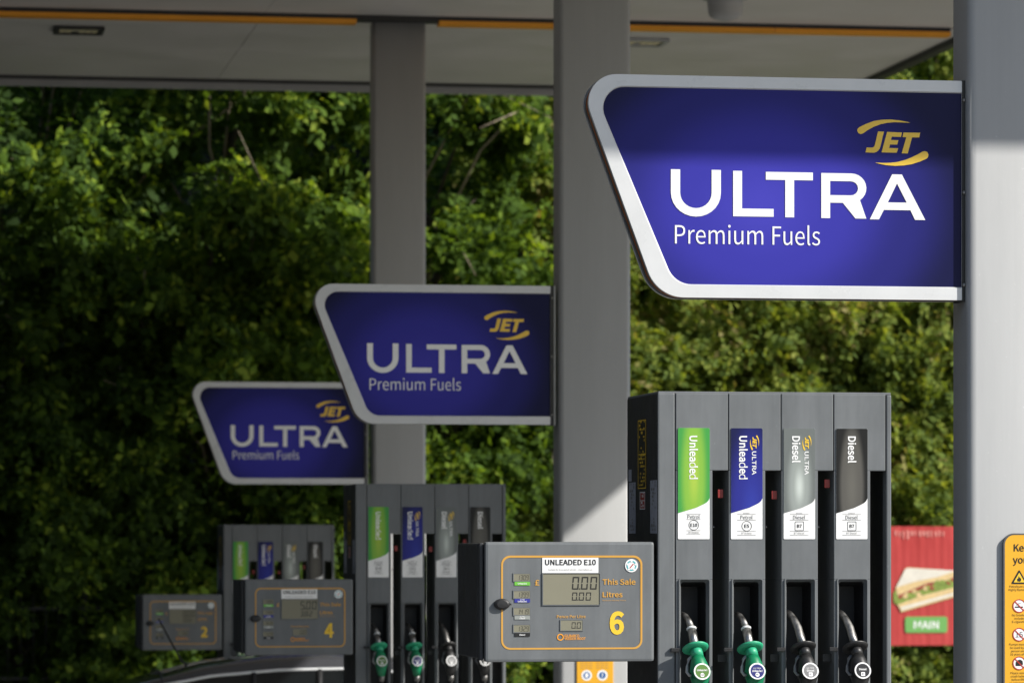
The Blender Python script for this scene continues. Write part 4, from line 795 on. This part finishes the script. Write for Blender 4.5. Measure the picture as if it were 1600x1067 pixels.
# ------------------------------------------------------------------ notices on the columns
def notice_big():
    Y = 14.952; x0 = XP(1567, Y); x1 = x0 + .30; z1 = XZ(1590, 833, Y)[1]; z0 = z1 - .82
    t = empty('safety_notice', (x0, Y, z0), 'yellow safety notice with pictograms fixed to the right-hand column', 'notice')
    h = z1 - z0; wd = x1 - x0; A = rrect(0, wd, 0, h, .045, 8); B = rrect(.006, wd - .006, .006, h - .006, .040, 8)
    b = MB(); b.ring(A, B, -.008, 'sign_edge'); b.wall(A, -.008, .006, 'sign_edge'); b.build('frame', t)
    b = MB(); b.flat(B, -.0075, 'notice_yellow'); b.build('plate', t)
    s = .00262; Zq = lambda py: h - (py - 833) * .00256; Xq = lambda px: (px - 1567) * s
    b = MB(); y = -.0088
    b.text('Keeping', Xq(1583.5), Zq(861), y, .028, 'print_black', weight=.02, font='S'); b.build('notice_lettering', t)
    b = MB(); b.text('you safe', Xq(1582), Zq(880), y, .028, 'print_black', weight=.02, font='S'); b.build('notice_lettering', t)
    for px, py, L in ((1593, 918, ('Petroleum spirit', 'Highly flammable')), (1593, 963, ('No Smoking', 'includes', 'E-cigarettes')), (1593, 1009, ('Pumps must not', 'be used by any', 'person under', '16 years of age')), (1593, 1054, ('Please remove', 'crash helmets', 'before filling', 'or entering shop'))):
        for i, q in enumerate(L): b = MB(); b.text(q, Xq(px), Zq(py + i * 5.2), y, .0085, 'print_black', align='C'); b.build('notice_lettering', t)
    cx_ = Xq(1592)
    def tri(r, z): return [(cx_ - r, z - r * .55), (cx_ + r, z - r * .55), (cx_, z + r * 1.15)]
    z = Zq(905); b = MB(); b.flat(rpoly(tri(.034, z), .003, 3), y, 'print_black'); b.flat(tri(.023, z), y - .0006, 'print_yellow')
    b.flat([(cx_ - .008, z - .008), (cx_ - .009, z + .001), (cx_ - .004, z + .004), (cx_ - .002, z + .013), (cx_ + .003, z + .005), (cx_ + .007, z + .004), (cx_ + .008, z - .004), (cx_ + .004, z - .01)], y - .0012, 'print_black'); b.build('flame_symbol', t)
    for q, py in enumerate((947, 992, 1037, 1085)):
        z = Zq(py); b = MB(); b.flat(circle(cx_, z, .0275), y, 'print_white'); b.ring(circle(cx_, z, .0275), circle(cx_, z, .0235), y - .0006, 'print_red')
        if q == 0: b.rect(cx_ - .018, cx_ + .016, z - .007, z - .002, y - .0006, 'print_black'); b.tube([(cx_ - .012, y - .0008, z + .002), (cx_ - .004, y - .0008, z + .009), (cx_ + .006, y - .0008, z + .011)], .0008, 'print_black', 5)
        if q == 1: b.text('15', cx_, z - .011, y - .0006, .022, 'print_black', align='C', width=.03)
        if q == 2: b.flat([(cx_ - .015, z - .011), (cx_ + .010, z - .011), (cx_ + .016, z - .004), (cx_ + .014, z + .009), (cx_ + .004, z + .015), (cx_ - .008, z + .012), (cx_ - .015, z + .003)], y - .0006, 'print_black')
        if q == 3: b.rect(cx_ - .006, cx_ + .006, z - .014, z + .014, y - .0006, 'print_black')
        d = .0195; b.flat([(cx_ - d, z + d - .003), (cx_ - d + .003, z + d), (cx_ + d, z - d + .003), (cx_ + d - .003, z - d)], y - .0012, 'print_red'); b.build('prohibition_symbol', t)
notice_big()
def notice_small():
    Y = 23.955; x0, z1 = XZ(901, 1005, Y); x1 = XP(958, Y); z0 = z1 - .55; h = z1 - z0; wd = x1 - x0
    t = empty('safety_notice', (x0, Y, z0), 'small yellow notice with two blue round symbols on the middle column', 'notice')
    b = MB(); b.box(0, wd, -.006, .004, 0, h, 'notice_yellow', .003); b.build('plate', t)
    zr = h - (1054 - 1005) * .0041
    for q, fx in enumerate((.27, .70)):
        b = MB(); cx_ = wd * fx; b.flat(circle(cx_, zr, .034), -.0068, 'print_white'); b.flat(circle(cx_, zr, .022), -.0074, 'notice_blue')
        if q == 0: b.flat([(cx_ - .010, zr - .014), (cx_ + .008, zr - .014), (cx_ + .012, zr + .006), (cx_ + .004, zr + .015), (cx_ - .010, zr + .012)], -.008, 'print_white')
        else: b.rect(cx_ - .003, cx_ + .003, zr - .006, zr + .014, -.008, 'print_white'); b.rect(cx_ - .003, cx_ + .003, zr - .014, zr - .009, -.008, 'print_white')
        b.build('mandatory_symbol', t)
        b = MB()
        for i in range(3):
            for zz in (zr + .075, zr - .055):
                for w_ in range(3): b.rect(cx_ - .04 + w_ * .028, cx_ - .018 + w_ * .028, zz - i * .016, zz - i * .016 + .008, -.0068, 'print_orange')
        b.build('notice_lettering', t)
notice_small()

# ------------------------------------------------------------------ red sandwich banner on posts behind the nearest pump
def banner():
    Y = 39.2; xl, zt_ = XZ(1385, 822, Y); zb_ = XZ(1385, 1008, Y)[1]; wd = .80; h = zt_ - zb_
    t = empty('advertising_banner', (xl, Y, ground_z(Y)), 'red food banner with a sandwich picture behind the nearest pump', 'banner')
    zo = zb_ - ground_z(Y)
    n, m_ = 40, 24; vs = []; fs = []
    def wob(u, v): return .0010 * math.sin(u * 38) * (1 - .6 * v) + .0012 * math.sin(u * 61 + 2 * v) + .003 * math.sin(v * 3.1) - .004 * (v > .86) * abs(math.sin(u * 17))
    for j in range(m_ + 1):
        for i in range(n + 1): u, v = i / n, j / m_; vs.append((u * wd, wob(u, v), zo + v * h))
    for j in range(m_):
        for i in range(n): a = j * (n + 1) + i; fs.append((a, a + 1, a + n + 2, a + n + 1))
    b = MB(); b.add(vs, fs, 'banner_red'); sh = b.build('sheet', t, True)
    S = lambda px, py: (XP(px, Y) - xl, zo + h - (py - 822) * (h / 186))
    def pr(nm, L, m, d):
        b = MB(); b.flat([S(*q) for q in L], d, m); b.build(nm, sh)
    pr('filling_print', [(1396, 925), (1418, 905), (1500, 900), (1500, 930), (1408, 950), (1396, 940)], 'filling_green', -.0075)
    pr('filling_print', [(1402, 925), (1440, 908), (1502, 892), (1502, 902), (1440, 920), (1404, 936)], 'filling_red', -.0085)
    pr('bread_print', [(1399, 918), (1414, 888), (1418, 886), (1505, 892), (1505, 903), (1450, 910), (1402, 930)], 'bread_crust', -.0095)
    pr('bread_print', [(1400, 917), (1414, 889), (1418, 887), (1495, 891), (1465, 901), (1430, 908)], 'bread_white', -.0105)
    pr('bread_print', [(1402, 944), (1440, 930), (1500, 915), (1500, 930), (1450, 944), (1408, 956)], 'bread_crust', -.0105)
    pr('bread_print', [(1406, 948), (1440, 939), (1492, 925), (1490, 930), (1450, 941), (1409, 953)], 'bread_white', -.0115)
    rr = random.Random(5)
    for i in range(22):
        u = 1399 + i * 4.3 + rr.uniform(-2, 2); v = 938 - i * 1.75 + rr.uniform(-4, 4)
        pr('filling_print', [(u, v), (u + 4, v - 4 + rr.uniform(-2, 2)), (u + 9, v - 3), (u + 6, v + 4)], rr.choice(['filling_green', 'bread_crust', 'filling_red', 'filling_green']), -.0108 - .0001 * i)
    c0 = S(1414, 988); c1 = S(1480, 963)
    b = MB(); b.flat(rrect(c0[0], c1[0], c0[1], c1[1], .025), -.0095, 'button_green'); b.build('green_button', sh)
    b = MB(); q = S(1447, 981.5); b.text('MAIN', q[0], q[1], -.0105, .075, 'print_white', align='C', width=.27, weight=.03); b.build('banner_lettering', sh)
    for i in range(13):                              # worn, unreadable line of pale lettering at the top
        a = 1398 + i * 6.2; w_ = rr.uniform(2.2, 4.2); top = 829 + rr.uniform(-1, 1); bot = 837 + rr.uniform(-1, 5)
        pr('worn_letter', [(a, top), (a + w_, top + rr.uniform(-.5, 1)), (a + w_ * rr.uniform(.6, 1), bot), (a + rr.uniform(0, 1.2), bot - rr.uniform(0, 2))], 'banner_pink', -.0095)
    for x in (.02, wd - .02):
        b = MB(); b.tube([(x, .035, 0), (x, .035, zo + h + .02)], .018, 'trim_grey', 10); b.build('post', t, True)
banner()

# ------------------------------------------------------------------ parked car, side on, between the middle and the far pump
def car():
    Yc = 29.4; gz = ground_z(Yc); L0 = XP(200, 28.6) - .62
    t = empty('parked_car', (L0, Yc, gz), 'dark grey car with roof aerial parked behind the pump numbered 4', 'car')
    def lerp(tab, x):
        for (a, b_), (c_, d) in zip(tab, tab[1:]):
            if x <= c_: u = (x - a) / (c_ - a); u = u * u * (3 - 2 * u) * .35 + u * .65; return b_ + (d - b_) * u
        return tab[-1][1]
    roof = [(0, .70), (.12, .86), (.35, .97), (.62, 1.085), (.9, 1.175), (1.3, 1.265), (1.8, 1.315), (2.25, 1.322), (2.7, 1.29), (3.05, 1.20), (3.45, 1.02), (3.75, .90)]
    belt = [(0, .68), (.12, .80), (.5, .88), (1.5, .87), (3.0, .84), (3.7, .80), (4.2, .66), (4.36, .48)]
    half = [(0, .55), (.08, .68), (.35, .80), (1.0, .86), (3.4, .86), (4.0, .78), (4.25, .62), (4.36, .45)]
    # lower body
    xs_ = [0, .04, .12, .25, .4, .6] + [.8 + .2 * i for i in range(15)] + [3.75, 3.9, 4.05, 4.2, 4.3, 4.36]; ring = []; vs = []; fs = []
    for x in xs_:
        hw = lerp(half, x); zb_ = lerp(belt, x); lo = .22 + (.12 if x < .2 or x > 4.2 else 0)
        sec = [(-hw * .86, lo), (-hw * .98, lo + .10), (-hw, .52 if zb_ > .6 else zb_ * .8), (-hw * .97, zb_ - .08), (-hw * .90, zb_), (-hw * .45, zb_ + .045), (0, zb_ + .055)]
        sec += [(-a, z) for a, z in sec[-2::-1]]
        vs += [(x, a, z) for a, z in sec]; n = len(sec)
    for i in range(len(xs_) - 1):
        for k in range(n - 1): a = i * n + k; fs.append((a, a + n, a + n + 1, a + 1))
        fs.append((i * n, i * n + n - 1, (i + 1) * n + n - 1, (i + 1) * n))
    fs += [tuple(range(n)), tuple(range((len(xs_) - 1) * n, len(xs_) * n))[::-1]]
    b = MB(); b.add(vs, fs, 'car_paint'); body = b.build('body', t, True)
    # greenhouse: sections with roof crown, side glass and rails
    gx = [.30, .45, .62, .80, 1.0, 1.2, 1.45, 1.7, 1.95, 2.2, 2.45, 2.7, 2.9, 3.1, 3.3, 3.5, 3.68]
    def gsec(x):
        zr = lerp(roof, x); zb_ = lerp(belt, x); hb = lerp(half, x) * .89; rt = max(0.0, min(1, (zr - zb_) / .44)); hr = hb - .20 * rt
        rail = zr - .055 * rt - .004
        return [(-hb, zb_), (-(hb + (hr + .055 - hb) * .93), zb_ + (rail - zb_) * .86), (-(hr + .035), rail), (-hr * .82, zr - .012), (-hr * .4, zr), (0, zr + .004)]
    vs = []; roofF = []; glassF = []; n = 11
    for x in gx:
        s = gsec(x); s = s + [(-a, z) for a, z in s[-2::-1]]; vs += [(x, a, z) for a, z in s]
    for i in range(len(gx) - 1):
        for k in range(n - 1):
            a = i * n + k; q = (a, a + n, a + n + 1, a + 1); xm = (gx[i] + gx[i + 1]) / 2
            side = k in (0, 9); top = 2 <= k <= 7
            gl = (side and .62 < xm < 3.3) or (top and (xm > 2.75))
            (glassF if gl else roofF).append(q)
    b = MB(); b.add(vs, roofF, 'car_paint'); rf = b.build('roof', t, True)
    b = MB(); b.add(vs, glassF, 'car_glass'); b.build('window', t, True)
    for sgn in (-1, 1):       # bright strip above the side glass, pillars, gap lines
        b = MB(); pts = []
        for x in [.85 + .1 * i for i in range(22)]:
            s = gsec(x)[1]; pts.append((x, sgn * (-s[0] + .004), s[1] + .004))
        b.tube(pts, .012, 'print_silver', 6); b.build('window_trim', t, True)
        for x in (1.55, 2.05):
            s = gsec(x); b = MB(); b.tube([(x, sgn * (-s[0][0] + .002), s[0][1]), (x + .02, sgn * (-s[1][0] + .002), s[1][1])], .022, 'black', 6); b.build('pillar', t, True)
        b = MB(); b.tube([(2.03, sgn * .868, .30), (2.03, sgn * .868, .55), (2.03, sgn * .83, .80)], .004, 'black', 5); b.build('door_gap', t)
        b = MB(); b.box(1.62, 1.80, sgn * .855 - .02, sgn * .855 + .02, .68, .71, 'car_paint', .008); b.build('door_handle', t)
        b = MB(); b.box(3.0, 3.16, sgn * .95 - .09, sgn * .95 + .09, .86, .98, 'car_paint', .03); b.build('wing_mirror', t)
        b = MB(); b.box(4.18, 4.32, sgn * .48 - .14, sgn * .48 + .14, .52, .62, 'print_silver', .02); b.build('headlight', t)
        b = MB(); b.box(.0, .10, sgn * .55 - .12, sgn * .55 + .12, .66, .76, 'print_red', .02); b.build('tail_light', t)
    pts = []
    for k in range(-5, 6):
        x = .90; s = gsec(x); a = k / 5 * abs(s[2][0]); zz = s[5][1] - .05 * (k / 5) ** 4 * .9; pts.append((x - .02 * abs(k / 5), a, zz + .002))
    b = MB(); b.tube(pts, .006, 'black', 5); b.build('hatch_gap', rf, True)
    # small pale clip on the roof rail line
    # aerial
    x = 1.10; z = gsec(x)[4][1]
    b = MB(); b.tube([(x + .05, 0, z - .01), (x - .02, 0, z + .03), (x - .20, 0, z + .36)], [.016, .009, .006], 'black', 8); b.build('aerial', t, True)
    for x in (.72, 3.52):
        for sgn in (-1, 1):
            M = Matrix.Translation((x, sgn * .74, .32)) @ Matrix.Rotation(R(90), 4, 'X')
            b = MB(); b.lathe([(.20, -.10), (.30, -.11), (.32, -.08), (.32, .08), (.30, .11), (.20, .10)], 'tyre', 28, M); wh = b.build('wheel', t, True)
            b = MB(); b.lathe([(0, .06), (.05, .08), (.18, .06), (.21, .095), (.21, -.095), (.18, -.06), (0, -.06)], 'steel', 20, M); b.build('rim', wh, True)
car()

# ------------------------------------------------------------------ railing fence in the shade on the left
def fence():
    Y = 39.75; x0 = -3.0; x1 = 4.6; gz = ground_z(Y)
    t = empty('railing_fence', (x0, Y, gz), 'black metal railing fence in the shade under the left-hand trees', 'fence')
    for z in (.25, 1.0, 1.72):
        b = MB(); b.box(0, x1 - x0, -.012, .012, z - .02, z + .02, 'fence_paint'); b.build('rail', t)
    b = MB(); b.tube([(0, 0, 0), (0, 0, 1.86), (0, 0, 1.9)], [.007, .007, .002], 'fence_paint', 6); bar = b.build('picket', t, True); bar.location = (.06, -.014, 0)
    k = 1
    while .06 + k * .13 < x1 - x0:
        c_ = bar.copy(); C.objects.link(c_); c_.parent = t; c_.location = (.06 + k * .13, -.014, 0); k += 1
    for x in (0, 2.5, 5.0, 7.6):
        b = MB(); b.box(x - .03, x + .03, .014, .074, 0, 1.95, 'fence_paint', .006); b.build('post', t)
fence()

# ------------------------------------------------------------------ trees and hedges
def leaves(centres, radii, per, size, up=.45, face=(.45, -.55, .40), flat=1.0):
    """leaf clumps -> vertex and face arrays; every leaf a folded four-sided blade"""
    G = 7; sp = max(1, per // G); ns = len(centres) * sp
    unit = lambda q: q / np.linalg.norm(q, axis=1)[:, None]
    c = np.repeat(np.asarray(centres, float), sp, axis=0); r = np.repeat(np.asarray(radii, float), sp)
    d = unit(rng.normal(size=(ns, 3))); rad = rng.random(ns) ** .45
    br = unit(rng.normal(size=(len(centres), 3)) * np.array([1, .8, .45]) + np.array([.15, -.4, -.2])); br = np.repeat(br, sp, axis=0)
    p = c + d * (r * rad)[:, None] * np.array([.9, .9, .65 * flat]) + br * ((rng.random(ns) - .35) * 1.5 * r)[:, None]
    nrm = unit(d * .45 + np.array(face) * .4 + np.array([0, 0, up * .8]) + rng.normal(size=(ns, 3)) * .65)
    ax = unit(br * .7 + d * .6 + rng.normal(size=(ns, 3)) * .5 - np.array([0, 0, .25])); sd_ = unit(np.cross(nrm, ax)); ax = np.cross(sd_, nrm)
    big = size * (.55 + .95 * rng.random(ns) ** 1.6)                   # leaf length of each spray
    k = np.tile(np.arange(G), ns); rp = lambda q: np.repeat(q, G, axis=0)
    p, nrm, ax, sd_, big = rp(p), rp(nrm), rp(ax), rp(sd_), rp(big); n = ns * G
    sign = np.where(k % 2 == 0, 1.0, -1.0); sign[k == G - 1] = 0
    nrm = unit(nrm + rng.normal(size=(n, 3)) * .28); L = (big * (.75 + .5 * rng.random(n)))[:, None]
    t = unit(ax * .65 + sd_ * sign[:, None] * .8 + rng.normal(size=(n, 3)) * .18); s = unit(np.cross(nrm, t)); t = np.cross(s, nrm)
    base = p + ax * ((k / (G - 1) - .5) * 2.1 * big)[:, None] - np.array([0, 0, 1.0]) * (k / (G - 1) * .35 * big)[:, None]
    W = L * (.26 + .12 * rng.random(n))[:, None]; p = base + t * L * .5
    a = base; e = base + t * L; m1 = p + s * W - nrm * L * .08 - t * L * .06; m2 = p - s * W - nrm * L * .08 - t * L * .06
    V = np.stack([a, m1, e, m2], 1).reshape(-1, 3); i = np.arange(n) * 4
    F = np.stack([np.stack([i, i + 1, i + 2], 1), np.stack([i, i + 2, i + 3], 1)], 1).reshape(-1, 3)
    return V, F
def leaf_obj(name, V, F, m, parent, loc):
    me = bpy.data.meshes.new(name); V = V - np.array(loc); nf = len(F)
    me.vertices.add(len(V)); me.vertices.foreach_set('co', V.astype(np.float32).ravel())
    me.loops.add(nf * 3); me.loops.foreach_set('vertex_index', F.astype(np.int32).ravel())
    me.polygons.add(nf); me.polygons.foreach_set('loop_start', (np.arange(nf) * 3).astype(np.int32))
    me.materials.append(MATS[m]); me.update(calc_edges=True); me.validate()
    o = bpy.data.objects.new(name, me); C.objects.link(o); o.parent = parent; return o

def tree(x, y, rx, ry, z0, z1, n, per, size, m, label, group='trees behind the forecourt', name='tree', twigs=20, cr=(.16, .46)):
    gz = ground_z(y); t = empty(name, (x, y, gz), label, 'tree', group); loc = (x, y, gz)
    cs = []; rs = []; nb = max(8, n // 6)              # boughs first, then leaf clumps over each bough's upper side
    for _ in range(nb):
        while True:
            d = rng.normal(size=3); d /= np.linalg.norm(d); k = rng.random() ** .33
            if d[1] < .35: break
        bc = np.array([x, y, (z0 + z1) / 2]) + d * k * np.array([rx, ry * 1.1, (z1 - z0) / 2]); rb = rng.uniform(.45, 1.15)
        for _ in range(6):
            e = rng.normal(size=3) + np.array([.3, -.5, .55]); e /= np.linalg.norm(e)
            cs.append(bc + e * rb * rng.uniform(.6, 1.05) * np.array([1, .8, .55])); rs.append(rng.uniform(*cr))
    for _ in range(n // 4):
        while True:
            d = rng.normal(size=3); d /= np.linalg.norm(d)
            if d[1] < .35: break
        cs.append(np.array([x, y + .25, (z0 + z1) / 2]) + d * rng.random() ** .33 * np.array([rx * 1.05, ry, (z1 - z0) / 2])); rs.append(rng.uniform(.25, .5))
    V, F = leaves(cs, rs, int(per * .9), size); leaf_obj('crown', V, F, m, t, loc)
    b = MB(); zt_ = z0 + (z1 - z0) * .75 - gz; pts = [(0, .3, -.1)]
    for i in range(1, 7): pts.append((rng.normal() * .12 * i * .5, .3 + rng.normal() * .1, zt_ * i / 6))
    b.tube(pts, [.20, .17, .15, .12, .09, .06, .03], 'bark', 9); b.build('trunk', t, True)
    for i in range(twigs):
        c = cs[rng.integers(len(cs))] - np.array(loc); s0 = Vector(pts[min(6, max(1, int(max(0, c[2] * .7) / zt_ * 6)))]); e0 = Vector(c)
        mid = (s0 + e0) / 2 + Vector((rng.normal() * .25, rng.normal() * .2, .3)); 
        b = MB(); q = [s0, (s0 + mid) / 2 + Vector((0, 0, .08)), mid, (mid + e0) / 2 + Vector((rng.normal() * .1, 0, .1)), e0, e0 + Vector((rng.normal() * .45, -.45, rng.normal() * .4))]
        b.tube(q, [.040, .032, .024, .017, .012, .005] if i % 2 else [.022, .019, .016, .013, .010, .004], 'bark' if i % 2 else 'twig', 6); b.build('limb', t, True)
    return t

def shrub(x, y, rx, ry, h, n, per, size, m, label, name='shrub', group='shrubs along the boundary', cat='shrub'):
    gz = ground_z(y); t = empty(name, (x, y, gz), label, cat, group); cs = []; rs = []
    for _ in range(max(6, n // 6)):
        u = rng.uniform(-1, 1); zz = rng.random() ** .8; rb = rng.uniform(.3, .7)
        front = -ry * (rng.random() ** .5) * math.sqrt(max(.05, 1 - .55 * zz * zz))
        bc = np.array([x + u * rx, y + front, gz + .1 + zz * h * (1 - .12 * u * u)])
        for _ in range(6):
            e = rng.normal(size=3) + np.array([.3, -.6, .5]); e /= np.linalg.norm(e)
            cs.append(bc + e * rb * rng.uniform(.5, 1.05) * np.array([1, .8, .6])); rs.append(rng.uniform(.14, .38))
    for _ in range(n // 2):
        u = rng.uniform(-1.05, 1.05); zz = rng.random()
        cs.append((x + u * rx, y - ry * .75 * rng.random() ** .5, gz + .1 + zz * h)); rs.append(rng.uniform(.2, .4))
    V, F = leaves(cs, rs, int(per * .8), size * .95); leaf_obj('foliage', V, F, m, t, (x, y, gz))
    for i in range(5):
        b = MB(); xx = rng.uniform(-rx, rx) * .7; b.tube([(xx, 0, -.05), (xx + rng.normal() * .15, -.05, h * .4), (xx + rng.normal() * .3, -.1, h * .85)], [.035, .025, .008], 'bark', 6); b.build('stem', t, True)
    return t

T = tree
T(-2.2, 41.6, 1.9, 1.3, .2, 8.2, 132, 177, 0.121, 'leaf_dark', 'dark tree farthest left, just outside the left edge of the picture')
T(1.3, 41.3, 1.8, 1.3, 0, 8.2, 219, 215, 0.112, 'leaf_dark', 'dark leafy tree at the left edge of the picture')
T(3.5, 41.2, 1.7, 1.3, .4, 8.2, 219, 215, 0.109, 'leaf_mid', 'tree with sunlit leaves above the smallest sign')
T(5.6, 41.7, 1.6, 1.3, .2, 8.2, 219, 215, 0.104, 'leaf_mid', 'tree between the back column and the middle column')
T(7.6, 43.0, 1.7, 1.2, 1.0, 9.0, 232, 206, 0.093, 'leaf_olive', 'olive green tree behind the middle column')
T(10.1, 43.4, 1.8, 1.2, .8, 9.4, 268, 215, 0.093, 'leaf_olive', 'broad olive tree behind the largest sign')
T(12.8, 43.3, 1.8, 1.2, .6, 9.4, 232, 215, 0.093, 'leaf_olive', 'tree partly hidden behind the right-hand column')
T(15.6, 42.5, 1.9, 1.3, .2, 9.0, 132, 187, 0.121, 'leaf_mid', 'tree farthest right, wholly beyond the right-hand column')
S = shrub
S(1.2, 40.5, 1.4, 1.0, 3.4, 190, 212, 0.093, 'leaf_dark', 'dark shrub behind the railing fence at the left edge')
S(3.3, 40.3, 1.1, .8, 1.9, 147, 212, 0.090, 'leaf_mid', 'sunlit shrub low behind the farthest pump')
S(5.4, 40.7, 1.2, .9, 3.4, 232, 237, 0.086, 'leaf_mid', 'bright green shrub between the pumps numbered 4 and 6')
S(7.6, 42.3, 1.3, .9, 5.4, 255, 237, 0.086, 'leaf_olive', 'tall clipped shrub behind the left side of the nearest pump')
S(9.8, 42.3, 1.3, .9, 5.4, 275, 237, 0.086, 'leaf_olive', 'tall clipped shrub behind the right side of the nearest pump')
S(12.2, 42.3, 1.3, .9, 5.4, 255, 237, 0.086, 'leaf_olive', 'tall shrub hidden largely by the right-hand column')

T(8.6, 46.5, 2.2, 1.5, 3.5, 13.0, 110, 200, .16, 'leaf_mid', 'tall back tree rising above the olive trees, left of the largest sign', 'tall trees on the bank', twigs=4, cr=(.4, .7))
T(12.4, 46.2, 2.3, 1.5, 3.5, 13.5, 130, 200, .16, 'leaf_dark', 'tall dark tree on the bank seen past the right end of the canopy', 'tall trees on the bank', twigs=4, cr=(.4, .7))
# ivy carpet added to darken the sunlit added bank, beyond counting
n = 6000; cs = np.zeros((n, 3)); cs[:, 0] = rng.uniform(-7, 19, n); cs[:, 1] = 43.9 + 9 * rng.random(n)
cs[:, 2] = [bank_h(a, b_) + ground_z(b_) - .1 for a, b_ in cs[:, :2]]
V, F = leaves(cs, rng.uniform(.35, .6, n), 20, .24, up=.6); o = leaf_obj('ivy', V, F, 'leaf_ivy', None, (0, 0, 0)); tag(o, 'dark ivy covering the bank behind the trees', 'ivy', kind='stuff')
